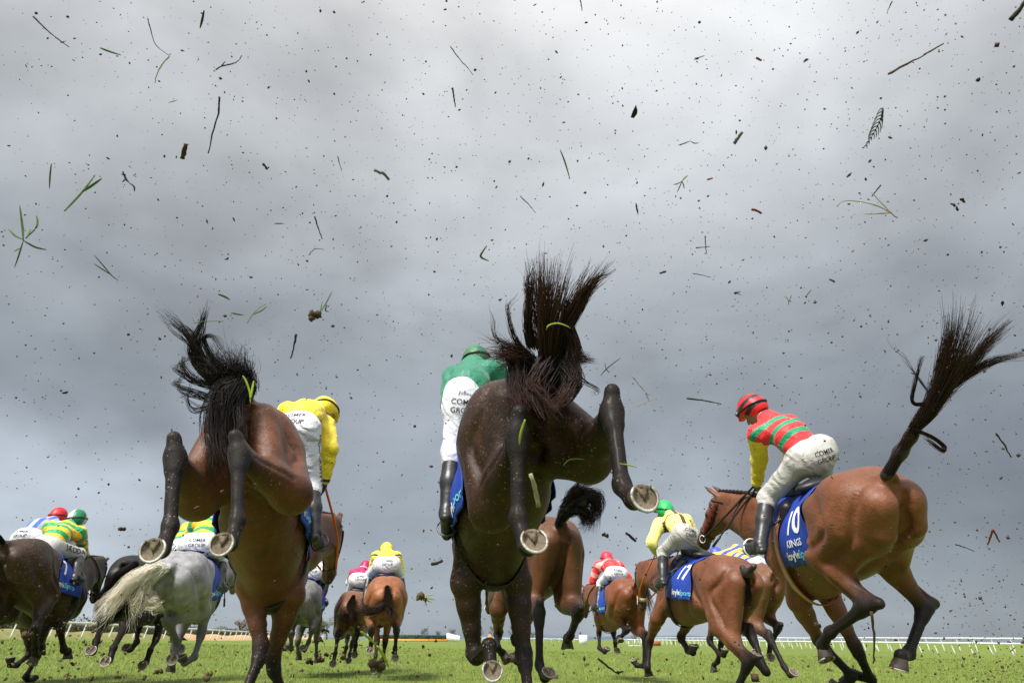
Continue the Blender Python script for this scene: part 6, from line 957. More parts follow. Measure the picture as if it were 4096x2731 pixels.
# distant ground on the right, blue with distance
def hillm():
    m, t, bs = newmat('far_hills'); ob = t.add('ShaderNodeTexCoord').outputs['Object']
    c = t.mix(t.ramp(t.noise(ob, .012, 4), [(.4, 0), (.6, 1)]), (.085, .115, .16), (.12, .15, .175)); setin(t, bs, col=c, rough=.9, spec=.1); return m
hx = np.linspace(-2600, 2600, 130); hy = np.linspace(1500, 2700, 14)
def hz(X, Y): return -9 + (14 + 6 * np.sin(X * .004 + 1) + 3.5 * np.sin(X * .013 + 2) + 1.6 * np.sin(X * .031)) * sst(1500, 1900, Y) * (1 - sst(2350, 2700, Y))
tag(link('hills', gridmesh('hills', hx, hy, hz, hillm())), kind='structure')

# ------------------------------------------------------------------ rails, hedge, fence, trees
M_rail = plain('rail_white', (.80, .80, .79), .45, .4, var=.05, nscale=6, dirt=.12)
def rail(label, pts, spacing, hgt, out, group, off=0.):
    P_ = np.array(pts, float); d = np.linalg.norm(np.diff(P_, axis=0), axis=1); n = int(d.sum() / spacing)
    s = np.linspace(0, d.sum(), n + 1); cs = np.concatenate([[0], np.cumsum(d)]); x = np.interp(s, cs, P_[:, 0]); y = np.interp(s, cs, P_[:, 1]); z = gz(x, y) + off
    r = thing('running_rail', label, 'rail', (x[0], y[0], z[0]), group); b0 = np.array([x[0], y[0], z[0]])
    top = np.stack([x, y, z + hgt + .012 * np.sin(s * .8)], 1)
    V, F = tubes([top], np.full((1, n + 1), .072), 8, True); V2, F2 = tubes([top - (0, 0, .05)], np.full((1, n + 1), .03), 6, True)
    V, F = join([(V, F), (V2, F2)])
    link('top_rail', mkmesh('top_rail', V - b0, F, M_rail), r)
    k = np.argsort(y)[:98]; rest = []
    for i in range(n + 1):
        a = top[i] - (0, 0, .04); b = np.array([x[i] + out * .24, y[i], z[i] - .03]); m_ = np.array([x[i] + out * .06, y[i], z[i] + hgt * .72])
        V, F = tubes([catmull([a, m_, b], 7)], np.full((1, 7), .048), 6, True)
        if i in k: link('post', mkmesh('post', V - b0, F, M_rail), r)
        else: rest.append((V - b0, F))
    if rest:
        V, F = join(rest); o = link('posts', mkmesh('posts', V, F, M_rail), r); o['kind'] = 'stuff'
rail('white running rail on slanted posts in front of the hedge at left', [(-33, 44), (-34, 51), (-37, 103), (-44, 160), (-54, 215)], 2.3, 1.18, -1, 'white running rails beside the course')
rail('nearer white running rail on the right side of the turf', [(45, 44), (43.5, 64), (38, 104), (30.5, 150), (26, 178)], 2.3, 1.02, 1, 'white running rails beside the course')
rail('farther white running rail just behind the nearer right rail', [(53, 50), (51.5, 72), (47, 112), (40, 165), (34, 200)], 2.6, 1.5, 1, 'white running rails beside the course', .12)
rail('distant white rail crossing behind the horses at the centre', [(-9, 236), (0, 238), (10, 236), (22, 232)], 2.4, .95, 1, 'white running rails beside the course')
def leafmat(name, a, b, c):
    m, t, bs = newmat(name); setin(t, bs, col=t.ramp(t.attr('rv'), [(0, a), (.55, b), (1, c)]), rough=.65, spec=.25); return m
def leaves(cen, nrm_j, size, g):
    n = len(cen); a = g.normal(size=(n, 3)); a /= np.linalg.norm(a, axis=1, keepdims=True); b = np.cross(a, g.normal(size=(n, 3))); b /= np.linalg.norm(b, axis=1, keepdims=True)
    s = size * g.uniform(.5, 1.4, (n, 1)); V = np.stack([cen - a * s, cen + b * s * .5, cen + a * s, cen - b * s * .5], 1).reshape(-1, 3)
    return V, [np.arange(n)[:, None] * 4 + np.arange(4)[None, :]], np.repeat(g.uniform(0, 1, n), 4)
g = np.random.default_rng(5)
M_hedge = leafmat('hedge_leaf', (.045, .045, .022), (.075, .070, .030), (.13, .105, .05))
def hedge(label, pts, h, wdt, n, size):
    P_ = np.array(pts, float); t = g.uniform(0, 1, n) * (len(P_) - 1); i = np.minimum(t.astype(int), len(P_) - 2); f = (t - i)[:, None]; c = P_[i] * (1 - f) + P_[i + 1] * f
    a = g.uniform(-.2, math.pi + .2, n); q = g.uniform(.55, 1, n) ** .4; hh = h * (1 + .13 * np.sin(t * 23) + .09 * np.sin(t * 61 + 1))
    x = c[:, 0] + np.cos(a) * wdt * q; z = gz(c[:, 0], c[:, 1]) + np.abs(np.sin(a)) ** .6 * hh * q; V, F, rvv = leaves(np.stack([x, c[:, 1] + g.normal(0, .3, n), z], 1), 0, size, g)
    core = np.array([[p[0], p[1], float(gz(p[0], p[1])) + h * .36] for p in P_]); V2, F2 = tubes([catmull(core, 40)], np.full((1, 40), h * .42), 8, True)
    V3, F3 = join([(V, F), (V2, F2)]); b0 = core[0] - (0, 0, h * .36)
    tag(link('hedge', mkmesh('hedge', V3 - b0, F3, M_hedge, dict(rv=np.concatenate([rvv, np.full(len(V2), .1)]))), loc=b0), label, 'hedge')
hedge('long brown hedge behind the left running rail', [(-43, 40), (-45, 70), (-48, 125), (-58, 190), (-75, 290)], 1.75, 1.3, 16000, .13)
# dry grass bank between rail and hedge
M_dry = plain('dry_grass', (.46, .30, .16), .9, .1, var=.3, nscale=3, bmp=.5, bscale=12)
M_rough = plain('rough_grass', (.20, .19, .075), .9, .1, var=.45, nscale=2.2, bmp=.6, bscale=12)
def bank(pts, wdt, h, mat):
    P_ = catmull(pts, 60); c = [(-1, 0), (-.55, .7), (-.1, 1), (.4, .65), (1, -.02)]
    V = np.array([[p[0] + q * wdt, p[1], float(gz(p[0] + q * wdt, p[1])) - .02 + hh * h * (1 + .12 * math.sin(i * .9))] for i, p in enumerate(P_) for q, hh in c]); i = np.arange(59)[:, None] * 5 + np.arange(4)[None, :]
    tag(link('bank', mkmesh('bank', V, [np.stack([i, i + 1, i + 6, i + 5], -1).reshape(-1, 4)], mat)), kind='structure')
bank([(-39.5, 88), (-41, 112), (-47, 160), (-58, 215), (-70, 265)], 1.5, .72, M_dry)
bank([(-38.5, 40), (-39.2, 56), (-39.8, 72), (-40, 86)], 1.4, .62, M_rough)
# brush fence with orange take-off board and white wings
M_brush = leafmat('brush', (.018, .05, .03), (.03, .075, .045), (.05, .10, .055))
def brush_fence(x0, x1, y, h):
    z0 = float(gz((x0 + x1) / 2, y)); r = thing('brush_fence', 'green brush fence with an orange board and white wings far down the course', 'jump', ((x0 + x1) / 2, y, z0)); b0 = np.array([(x0 + x1) / 2, y, z0])
    n = 5000; c = np.stack([g.uniform(x0, x1, n), y + g.normal(0, .25, n), z0 + .35 + g.uniform(0, 1, n) ** .8 * (h - .4) + .05 * np.sin(np.arange(n))], 1); V, F, rvv = leaves(c, 0, .12, g); V2, F2 = box(((x0 + x1) / 2, y, z0 + h * .48), ((x1 - x0) / 2, .25, h * .44))
    V3, F3 = join([(V, F), (V2, F2)]); link('brush', mkmesh('brush', V3 - b0, F3, M_brush, dict(rv=np.concatenate([rvv, np.full(8, .2)]))), r)
    V, F = tubes([[(x0, y - .45, z0 + .2), (x1, y - .45, z0 + .2)]], np.full((1, 2), .22), 10, True); link('take_off_board', mkmesh('take_off_board', V - b0, F, plain('board_orange', (.85, .30, .05), .6)), r)
    for sx, ex in ((x0, -2.0), (x1, 2.6)):
        pts = []
        for k in range(9):
            t = k / 8; xx = sx + ex * t; top = h * (1.35 - .45 * t) if ex > 0 else h * (1.3 - .3 * t); pts.append(box((xx, y - .4 - 1.2 * t, z0 + top * .5 - .05), (abs(ex) / 17, .03, top * .5)))
        V, F = join(pts); link('wing', mkmesh('wing', V - b0, F, M_rail, smooth=False), r)
brush_fence(-28.5, -13.6, 160, 1.25)
def post_board(name, label, x, y, wdt, h, mat, cat, legs=True):
    z0 = float(gz(x, y)); r = thing(name, label, cat, (x, y, z0)); V, F = box((0, 0, h * .56), (wdt / 2, .05, h * .44)); link('panel', mkmesh('panel', V, F, mat, smooth=False), r)
    for s in (-1, 1):
        V, F = tubes([[(s * wdt * .4, .09, -.03), (s * wdt * .4, .09, h * .9)]], np.full((1, 2), .035), 6, True); link('leg', mkmesh('leg', V, F, M_rail), r)
post_board('marker_board', 'upright white marker board on the grass right of the centre', 9.05, 93, 1.0, 1.25, M_rail, 'marker')
post_board('notice_board', 'low red brown panel before the right hand rail', 21.5, 112, 2.0, .72, plain('panel_brown', (.30, .09, .04), .6), 'sign')
z0 = float(gz(16, 95)); r = thing('gate', 'white open framed gate panel beside the red rider horse', 'gate', (16.3, 98, z0))
for nm, a, b in (('bar', (-.85, 0, .85), (.85, 0, .85)), ('bar', (-.85, 0, .12), (.85, 0, .12)), ('upright', (-.85, 0, -.03), (-.85, 0, .9)), ('upright', (.85, 0, -.03), (.85, 0, .9)), ('upright', (0, 0, .1), (0, 0, .86))):
    V, F = tubes([[a, b]], np.full((1, 2), .045), 6, True); link(nm, mkmesh(nm, V, F, M_rail), r)
z0 = float(gz(-6.4, 226)); r = thing('tent', 'small orange tent far away on the horizon', 'tent', (-6.4, 226, z0))
V = np.array([(-.95, -.8, 0), (.95, -.8, 0), (.95, .8, 0), (-.95, .8, 0), (-.8, -.7, .9), (.8, -.7, .9), (.8, .7, .9), (-.8, .7, .9), (-.12, 0, 2.0), (.12, 0, 2.0)])
link('canvas', mkmesh('canvas', V, [[[0, 1, 5, 4], [1, 2, 6, 5], [2, 3, 7, 6], [3, 0, 4, 7], [4, 5, 9, 8], [6, 7, 8, 9]], [[5, 6, 9], [7, 4, 8]]], plain('canvas_orange', (.85, .26, .04), .7), smooth=False), r)
V, F = tubes([[(0, 0, 0), (0, 0, 2.25)]], np.full((1, 2), .05), 6, True); link('pole', mkmesh('pole', V, F, M_dark), r)
# bare winter trees
M_bark = plain('bark', (.075, .058, .045), .9, .1, var=.3)
def tree_mesh(seed, kind):
    gg = random.Random(seed); segs = []; tips = []
    def grow(p, d, l, rr, lev):
        n = 4; pts = [p]; dd = d
        for i in range(n):
            dd = unit(dd + np.array([gg.gauss(0, .16), gg.gauss(0, .16), gg.gauss(.03, .08)])); pts.append(pts[-1] + dd * l / n)
        segs.append((lev, np.array(pts), np.linspace(rr, rr * .55, n + 1)))
        if lev >= 4: tips.append(pts[-1]); return
        for i in range(gg.randint(3, 5) if lev else gg.randint(5, 7)):
            t = gg.uniform(.35, 1) if lev else gg.uniform(.3, 1); a = gg.uniform(0, 6.28); e = gg.uniform(.35, .95)
            b0 = unit(np.cross(dd, (math.cos(a), math.sin(a), .3))); grow(pts[min(n, max(1, round(t * n)))], unit(dd * math.cos(e) + b0 * math.sin(e) + np.array([0, 0, .15])), l * gg.uniform(.5, .72), rr * .5, lev + 1)
    grow(np.zeros(3), np.array([0, 0, 1.]), .36, .030, 0)
    mk = lambda sel: join([tubes([s[1]], np.maximum(s[2], .0022)[None], 3 if s[0] > 1 else 6) for s in segs if sel(s[0])])
    V, F = mk(lambda l: l == 0); tr = mkmesh('trunk', V, F, M_bark)
    V, F = mk(lambda l: l > 0); V2, F2, rvv = leaves(np.array([t for t in tips for _ in range(3)]) + g.normal(0, .02, (len(tips) * 3, 3)), 0, .011, g)
    V3, F3 = join([(V, F), (V2, F2)]); cr = mkmesh('crown', V3, F3, leafmat('twigs_' + 'abc'[kind], *[((.10, .055, .035), (.15, .08, .05), (.19, .11, .07)), ((.07, .065, .04), (.11, .10, .055), (.15, .13, .07)), ((.09, .11, .045), (.14, .16, .06), (.2, .2, .08))][kind]), dict(rv=np.concatenate([np.full(len(V), .25), rvv])))
    return tr, cr
TM = [tree_mesh(s, k) for s, k in ((1, 0), (2, 1), (3, 2), (4, 0))]
TREES = [(-60, 96, 5.6, 1, 'bare grey brown tree tallest above the hedge at the far left'), (-52, 93, 4.4, 3, 'small bare bush like tree beside the far left tree'), (-55.5, 105, 5.4, 0, 'red brown bare tree behind the grey horse tail'), (-55, 150, 6.0, 3, 'bare reddish tree over the rail right of the grey horse'), (-49, 190, 7.0, 3, 'thin bare tree just left of the willow'), (-46, 186, 7.5, 2, 'green tinged willow like tree left of the maroon rider horse'),
  (-29.5, 250, 5.2, 1, 'bare tree above the left half of the brush fence'), (-25, 255, 4.2, 1, 'low bare tree in the middle above the brush fence'), (-19.5, 250, 4.8, 1, 'bare tree above the right end of the brush fence'), (-11.5, 262, 5.8, 1, 'round bare tree left of the orange tent'), (-5.5, 270, 6.6, 1, 'broad dark bare tree right of the orange tent'), (1.5, 268, 6.8, 1, 'dark bare tree showing between the dark horse forelegs'), (8, 280, 4.6, 1, 'faint low tree right of the dark horse legs'),
  (42, 250, 4.6, 1, 'dark bare tree over the rail below the number seventeen horse'), (57, 260, 5.2, 0, 'brownish bare tree above the right hand rail'), (78, 300, 5.5, 1, 'distant bare tree behind the number ten horse forelegs')]
for x, y, h, k, lb in TREES:
    z0 = float(gz(x, y)); r = thing('bare_tree', lb, 'tree', (x, y, z0), 'bare trees along the skyline')
    for nm, me in zip(('trunk', 'crown'), TM[k]):
        o = link(nm, me, r); o.scale = (h * 1.05, h * 1.05, h * .98); o.rotation_euler = (0, 0, x * 1.7)

# ------------------------------------------------------------------ horses and riders
def tl(k): return TAILS.get(k)
def co(k):
    if k not in CORES: return None
    p, a, b = CORES[k]; n = len(p) - 1
    return [cap(p[i], p[i + 1], a + (b - a) * i / n, a + (b - a) * (i + 1) / n, .05) for i in range(n)]
BLACKT = hairmat('tail_black', (.008, .007, .007), (.020, .012, .010)); REDT = hairmat('tail_dark_red', (.010, .006, .005), (.055, .022, .014)); CREAM = hairmat('tail_cream', (.78, .74, .67), (.78, .69, .54), .5); BRNT = hairmat('tail_brown', (.014, .009, .008), (.045, .020, .012))
DOCKB = plain('dock_black', (.016, .013, .012), .42, .45, dirt=.1)
def coatset(n, a, b, tail=BLACKT, **kw): return dict(coat=coatmat('coat_' + n, a, b, **kw), tail=tail, dock=DOCKB)
GOLD, GRN = (.86, .50, .015), (.008, .30, .085)
hoops = ((.10, .155), (.215, .27), (.33, .385), (.445, .50)); sh = ((.09, .16), (.24, .32), (.40, .48))
c1 = coatset('bay', (.085, .025, .009), (.168, .056, .020), mud=.8)
c2 = coatset('dark_brown', (.017, .0085, .005), (.050, .021, .010), REDT, mud=.8, rough=.42, sheen=.0, spec=.24)
c3 = coatset('bright_bay', (.128, .042, .017), (.208, .074, .031), BRNT, mud=.3)
c4 = coatset('rich_bay', (.122, .040, .016), (.188, .068, .028), mud=.25)
c6 = coatset('red_bay', (.145, .042, .015), (.215, .068, .025), mud=.2)
c7 = coatset('brown_bay', (.085, .032, .012), (.140, .055, .022), mud=.3)
c8 = coatset('chestnut_bay', (.215, .070, .022), (.310, .110, .038), BRNT, mud=.9)
c9 = coatset('muddy_bay', (.140, .056, .025), (.200, .085, .040), BRNT, mud=1.0)
c10 = coatset('iron_grey', (.130, .127, .130), (.21, .205, .21), mud=1.0, points=(.09, .085, .085), dapple=.4)
c11 = coatset('light_grey', (.235, .232, .238), (.345, .34, .345), CREAM, mud=.35, points=(.10, .097, .10), dapple=.5, sheen=.05)
c12 = coatset('black', (.009, .008, .008), (.018, .015, .014), mud=.35, sheen=.0, spec=.22)
c13 = coatset('dark_bay', (.026, .014, .009), (.056, .028, .016), mud=1.0, sheen=.02, spec=.22)
c14 = coatset('plain_brown', (.040, .024, .017), (.070, .040, .026), mud=.6)
c5 = coatset('mid_bay', (.130, .055, .024), (.190, .082, .038), mud=.4)
HC = {}
def hh(*a, **k): HC[a[0]] = make_horse(*a, **k); return HC[a[0]]
hh('H1', 'bay racehorse with black legs kicking up at left with both hind soles showing', c1, .0125, tail=tl('H1'), tailcore=co('H1'), number=' ', side='R', rein=M_orange, seed=1)
hh('H2', 'near black racehorse in the centre, the largest, with tail flung straight up', c2, .0125, tail=tl('H2'), tailcore=co('H2'), number=' ', side='L', girth='k', seed=2)
hh('H3', 'bay racehorse with number 10 cloth and raised fanned tail at right', c3, .0125, tail=tl('H3'), tailcore=co('H3'), number='10', side='L', girth='r', lname='KINGS', seed=3, extras=('neckstrap', 'fleece'))
hh('H4', 'bay racehorse with number 17 cloth and bound up tail', c4, .015, tail=tl('H4'), tailcore=co('H4'), number='17', side='L', rein=M_orange, seed=4, extras=('noseband',))
hh('H6', 'red bay racehorse carrying the red jockey beyond number 17', c6, .022, tail=tl('H6'), number=' ', side='L', seed=6)
hh('H7', 'brown racehorse with knotted tail behind the near black horse', c7, .016, tail=tl('H7'), tailcore=co('H7'), seed=7, shoe=M_shoed, extras=('neckstrap',))
hh('H8', 'muddy chestnut racehorse seen from behind under the yellow jockey', c8, .022, tail=tl('H8'), seed=8, shoe=M_shoed)
hh('H9', 'muddy bay racehorse left of the chestnut under the maroon jockey', c9, .024, tail=tl('H9'), seed=9, shoe=M_shoed)
hh('H10', 'mud splashed iron grey racehorse half hidden behind the left bay', c10, .022, tail=tl('H10'), number=' ', side='R', seed=10, shoe=M_shoed)
hh('H11', 'light grey racehorse with long cream tail', c11, .016, tail=tl('H11'), number=' ', side='R', seed=11, shoe=M_shoed)
hh('H12', 'black racehorse half hidden behind the light grey', c12, .020, tail=tl('H12'), seed=12, shoe=M_shoe)
hh('H13', 'dark mud caked racehorse with number 7 cloth at the left edge', c13, .015, tail=tl('H13'), number='7', side='R', seed=13, shoe=M_shoed)
hh('H14', 'brown racehorse hidden behind the number 7 horse under the red capped jockey', c14, .026, tail=tl('H14'), seed=14, shoe=M_shoed)
hh('H5', 'bay racehorse mostly hidden between number 17 and number 10', c5, .024, tail=tl('H5'), seed=5, shoe=M_shoed)
YEL = (.86, .66, .03)
def jj(hk, label, silk, capm, **kw): return make_jockey(HC[hk], hk, label, silk, capm, **kw)
jj('H1', 'jockey in plain yellow silks and yellow cap on the left bay horse', silkmat('silks_yellow', YEL, sbands=((.52, .545),), sc2=(.02, .02, .02)), capmat('cap_yellow', YEL, (.01, .28, .12), 'top'), vox=.0095, glove=True, gaze=(.45, 1, -.35), back_text='DORNAN', thigh=('R', 'DOOCKINAN', M_ltrn), thighsz=.062, wrinkle=.005)
jj('H2', 'jockey in bottle green silks leaning left on the near black horse', silkmat('silks_green', (.012, .17, .095)), capmat('cap_green_yellow', (.012, .13, .065), (.05, .16, .07), 'quarter'), vox=.0095, back_text='JuBea', wrinkle=.005)
j3, J3 = jj('H3', 'jockey in red silks with green hoops and yellow sleeves on number 10', silkmat('silks_red_green', (.74, .025, .03), ((.17, .215), (.275, .32), (.385, .43)), (.008, .26, .12), YEL), capmat('cap_red_black', (.72, .02, .025), (.025, .02, .025), 'hoops'), vox=.0095, breeches=M_cream, gaze=(-.45, 1, -.55), wrinkle=.0055)
jj('H4', 'jockey in pale yellow silks with brown cross belts and green cap', silkmat('silks_pale_yellow', (.84, .76, .20), c2=(.06, .03, .02), extra='sash'), capmat('cap_green', (.01, .42, .10)), vox=.0105, breeches=M_cream, gaze=(-.3, 1, -.3))
jj('H6', 'jockey in red silks with one pale band and red cap', silkmat('silks_red', (.84, .03, .035), ((.36, .43),), (.85, .40, .36), sbands=((.12, .20),)), capmat('cap_red', (.82, .03, .06)), vox=.014)
jj('H8', 'jockey in yellow silks with black lines seen squarely from behind', silkmat('silks_lemon', (.90, .74, .05), c2=(.03, .03, .02), extra='chevron'), capmat('cap_lemon', (.90, .70, .05)), vox=.014)
jj('H9', 'jockey in maroon silks with a white star on the back', silkmat('silks_maroon', (.40, .012, .10), c2=(.8, .75, .78), extra='star', sbands=((.18, .27),)), capmat('cap_maroon', (.38, .012, .09)), vox=.015)
jj('H10', 'jockey in white silks with yellow sleeves beyond the left bay', silkmat('silks_white', (.78, .76, .76), ((.30, .40),), (.70, .30, .55), sleeve=(.75, .62, .06)), capmat('cap_white', (.78, .7, .74)), vox=.015)
jj('H11', 'jockey in green and gold hoops with blue cap on the light grey', silkmat('silks_hoops_a', GRN, hoops, GOLD, sbands=sh), capmat('cap_blue', (.02, .12, .62)), vox=.012, breeches=M_white)
jj('H12', 'jockey in green and gold hoops with gold cap beyond the light grey', silkmat('silks_hoops_b', GRN, hoops, GOLD, sbands=sh), capmat('cap_gold', GOLD), vox=.014)
jj('H13', 'jockey in green and gold hoops with green cap on number 7', silkmat('silks_hoops_c', GRN, hoops, GOLD, sbands=sh), capmat('cap_green_white', (.01, .17, .07), (.6, .62, .6), 'quarter'), vox=.0105, breeches=M_cream, thigh=('R', 'ŠKODA', M_ltrd), thighsz=.095)
jj('H14', 'jockey in grey silks with blue braces and red cap at far left', silkmat('silks_grey', (.36, .39, .42), c2=(.03, .10, .50), extra='braces', sleeve=(.36, .39, .42)), capmat('cap_scarlet', (.78, .02, .03)), vox=.014)
jj('H5', 'jockey in yellow and blue hoops hidden behind the number 17 horse', silkmat('silks_yellow_blue', (.88, .62, .05), ((.10, .15), (.20, .25), (.30, .35), (.40, .45)), (.06, .08, .45)), capmat('cap_blue_yellow', (.06, .08, .45)), vox=.014)
def whip(hk, hand, d, L, label, up=.1):
    J = {k: np.array(v) for k, v in JPOSE[hk].items()}; a = J[hand] + unit(J[hand] - J[hand[0] + 'E']) * .07; d = unit(d); make_whip(HC[hk], a - d * up, a + d * L, label)
whip('H3', 'LW', WHIPD['H3'], .56, 'dark whip held across the neck of the number 10 horse')
whip('H9', 'RW', WHIPD['H9'], .42, 'short dark whip in the maroon jockey hand')
whip('H11', 'RW', WHIPD['H11'], .50, 'black whip pointing down beside the light grey horse')
whip('H10', 'RW', WHIPD['H10'], .45, 'black whip slanting down beside the iron grey horse')

# ------------------------------------------------------------------ turf, twigs and mud in the air
DC = dict(green=(.055, .11, .018), dark=(.028, .020, .016), brown=(.060, .034, .022), straw=(.26, .23, .14), grey=(.11, .105, .11), darkgreen=(.014, .050, .032), red=(.16, .035, .018), lime=(.25, .33, .04), dirtgrass=(.085, .062, .030))
DM = {k: plain('flying_' + k, v, .75, .2, var=.45, nscale=60) for k, v in DC.items()}
gd = np.random.default_rng(21)
def clodmesh(c, r, gg, sub=2):
    bm = bmesh.new(); bmesh.ops.create_icosphere(bm, subdivisions=sub, radius=1); V = np.array([v.co for v in bm.verts]); F = np.array([[v.index for v in f.verts] for f in bm.faces]); bm.free()
    k = gg.normal(size=(6, 3)) * 2.2; ph = gg.uniform(0, 6.28, 6); n = sum(np.sin(V @ kk * (1 + i * .5) + p) / (1 + i * .5) for i, (kk, p) in enumerate(zip(k, ph)))
    V = V * (1 + .26 * n[:, None]); s = gg.uniform(.55, 1.25, 3); q = np.linalg.qr(gg.normal(size=(3, 3)))[0]
    return c + (V * s) @ q.T * r, [F]
def ribbon(L, w, taper=True, flat=.22):
    P_ = catmull(L, 12); n = len(P_); t = np.linspace(0, 1, n); rad = w / 2 * (np.sin(np.pi * np.clip(t * .86 + .10, 0, 1)) ** .6 if taper else np.ones(n))
    V, F = tubes([P_], rad[None], 6, True); V = V.reshape(n, 6, 3); d = unit(P_[-1] - P_[0]); ax = unit(np.cross(d, gd.normal(size=3) * .25 + np.array([0, 1., .4])) ); nn = np.cross(d, ax)
    off = V - P_[:, None]; V = P_[:, None] + off - nn * ((off @ nn)[..., None]) * (1 - flat)
    return V.reshape(-1, 3), F
NM = dict(twig='twig', blade='grass_sprig', tuft='grass_tuft', chip='wood_chip', clod='soil_clod', frond='fern_sprig')
CT = dict(twig='twig', blade='grass blade', tuft='grass tuft', chip='scrap', clod='clod', frond='fern')
for d in DEBRIS:
    k = d['k']; w_ = d['w']; Ls = [np.array(l) for l in d['L']]; parts = []; c0 = Ls[0][0]
    if k == 'clod':
        c = Ls[0].mean(0); ext = np.linalg.norm(Ls[0][-1] - Ls[0][0]); n = 4
        for i in range(n): parts.append(clodmesh(c + (Ls[0][-1] - Ls[0][0]) * (i / (n - 1) - .5) * .8 + gd.normal(size=3) * w_ * .12, w_ * .42 * gd.uniform(.6, 1), gd))
        body = join(parts); o = link('soil_clod', mkmesh('soil_clod', body[0] - c0, body[1], DM[d['c']], smooth=False), loc=c0)
        if len(Ls) > 1:
            V, F = join([ribbon(l, max(w_ * .12, .004)) for l in Ls[1:]]); link('grass_stalk', mkmesh('grass_stalk', V - c0, F, DM['green' if d['c'] != 'dirtgrass' else 'lime']), o)
    else:
        for i, l in enumerate(Ls):
            if k == 'twig':
                P_ = catmull(l, 14) + gd.normal(size=(14, 3)) * w_ * .10; rr = w_ / 2 * (1 - .45 * np.linspace(0, 1, 14)) * gd.uniform(.8, 1.2, 14); parts.append(tubes([P_], rr[None], 6, True))
            elif k == 'chip': P_ = catmull(l, 7); rr = w_ / 2 * gd.uniform(.75, 1.1, 7); parts.append(ribbon(P_, w_, False, .4) if False else tubes([P_ + gd.normal(size=(7, 3)) * w_ * .05], rr[None], 5, True))
            elif k == 'frond': parts.append(tubes([catmull(l, 8)], (w_ / 2 * (1 - .6 * np.linspace(0, 1, 8)))[None], 5, True))
            else: parts.append(ribbon(l, w_ if i == 0 or k == 'blade' else w_ * .8))
        V, F = join(parts); o = link(NM[k], mkmesh(NM[k], V - c0, F, DM[d['c']], smooth=k != 'chip'), loc=c0)
    tag(o, d['label'], CT[k], 'bits of turf and twigs flying through the air')
def airpoints(n, gg, zlo=.4, keep=1.5):
    """random points in the block of air over the landing side, thicker towards the right where most turf is thrown"""
    out = []
    while len(out) < n:
        p = np.array([gg.uniform(-4.4, 4.8), gg.uniform(1.3, 6.4), gg.uniform(zlo, 5.8)])
        if np.linalg.norm(p - (0, 0, .6)) < keep or abs(p[0]) > .9 * p[1] + .4 or p[2] > 1.3 * p[1] + 1.0: continue
        if gg.uniform() > .72 + .06 * p[0]: continue
        out.append(p)
    return np.array(out)
cl = [mkmesh('soil_crumb', *clodmesh(np.zeros(3), 1., gd, 1), DM[c], smooth=False) for c in ('dark', 'dark', 'brown', 'dark', 'brown', 'dark')]
for i, p in enumerate(airpoints(270, gd, 1.3, 1.8)):
    o = link('soil_crumb', cl[i % 6], loc=p); s = np.linalg.norm(p) * .00066 * gd.lognormal(.2, .5); o.scale = (s, s * gd.uniform(.5, 1.2), s * gd.uniform(.8, 2.0)); o.rotation_euler = gd.uniform(0, 6.28, 3)
    tag(o, 'small dark crumb of soil flying in the air above the racehorses', 'soil crumb', 'crumbs of soil flying in the air')
def specks(n, gg, smin, smax, P_, stretch=1.):
    V0 = np.array([[1, 0, 0], [-1, 0, 0], [0, 1, 0], [0, -1, 0], [0, 0, 1.4], [0, 0, -1.4]], float); F0 = np.array([[0, 2, 4], [2, 1, 4], [1, 3, 4], [3, 0, 4], [2, 0, 5], [1, 2, 5], [3, 1, 5], [0, 3, 5]])
    q = np.linalg.qr(gg.normal(size=(n, 3, 3)))[0]; s = gg.uniform(smin, smax, (n, 1, 1)) * np.exp(gg.normal(0, .35, (n, 1, 1))); sc = gg.uniform(.5, 1.5, (n, 1, 3))
    V = P_[:, None, :] + np.einsum('nij,nkj->nki', q, V0[None] * sc) * s; return V.reshape(-1, 3), [(np.arange(n)[:, None, None] * 6 + F0[None]).reshape(-1, 3)]
pp = airpoints(10500, gd); s = np.linalg.norm(pp - (0, 0, CAM_H), axis=1)
parts = []
for a, b in ((1.3, 2.4), (2.4, 3.6), (3.6, 7.5)):
    m = (s >= a) & (s < b); parts.append(specks(m.sum(), gd, .00028 * a, .00068 * b, pp[m]))
V, F = join(parts); tag(link('mud_spray', mkmesh('mud_spray', V, F, DM['brown'], smooth=False)), 'fine spray of tiny mud specks hanging in the air', 'mud spray', kind='stuff')
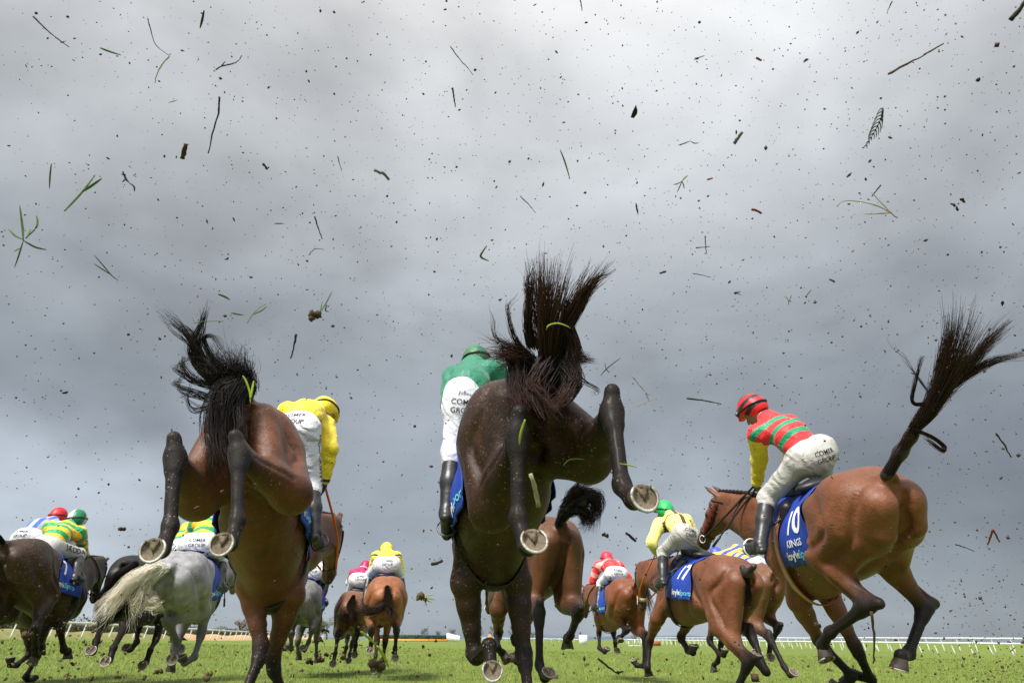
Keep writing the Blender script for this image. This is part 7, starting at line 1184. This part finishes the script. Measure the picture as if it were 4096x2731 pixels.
# soil and turf kicked up round the hooves
def kick(c, sp, n, smin, smax, gg, mat, nm, label):
    P_ = np.array(c) + gg.normal(size=(n, 3)) * np.array(sp); P_[:, 2] = np.maximum(P_[:, 2], gz(P_[:, 0], P_[:, 1]) + .01); V, F = specks(n, gg, smin, smax, P_)
    tag(link(nm, mkmesh(nm, V, F, mat, smooth=False)), label, 'kicked soil', kind='stuff')
hb = np.random.default_rng(9)
def divots(n):
    parts = []
    y = 10.5 * (3.2 ** hb.uniform(0, 1, n)); x = hb.uniform(-1, 1, n) * (y * .78)
    for a, b in zip(x, y): V_, F_ = clodmesh(np.array([a, b, float(gz(a, b)) + .008]), hb.uniform(.02, .06), hb, 1); V_[:, 2] = np.maximum(V_[:, 2], float(gz(a, b)) - .02); parts.append((V_, F_))
    V_, F_ = join(parts); tag(link('loose_soil', mkmesh('loose_soil', V_, F_, DM['brown'], smooth=False)), 'small lumps of loose soil lying on the cut up turf', 'loose soil', kind='stuff')
divots(110)
tag(link('long_grass', blades('long_grass', 2600, 10.5, 26, .115, .0042, 8, mB)), 'longer pale grass tufts standing up from the turf', 'grass', kind='stuff')
kick((5.6, 8.6, .30), (.55, .5, .28), 520, .003, .011, gd, DM['brown'], 'kicked_soil', 'spray of soil thrown up at the right edge of the turf')
kick((3.9, 5.6, .75), (.40, .5, .42), 320, .002, .007, gd, DM['brown'], 'kicked_soil', 'scatter of soil behind the number ten horse')
kick((-5.0, 8.0, .50), (.6, .5, .3), 200, .004, .013, gd, DM['dirtgrass'], 'kicked_soil', 'muddy soil flying round the number seven horse legs')
kick((-2.4, 11.5, .42), (.7, .6, .20), 90, .006, .022, gd, DM['brown'], 'kicked_soil', 'clods thrown up behind the chestnut and bay horses')
kick((-3.8, 8.6, .35), (.8, .7, .2), 60, .005, .016, gd, DM['brown'], 'kicked_soil', 'clods thrown up under the grey and black horses')
kick((1.9, 9.0, .35), (.8, .7, .2), 40, .004, .014, gd, DM['brown'], 'kicked_soil', 'clods under the number seventeen horse')
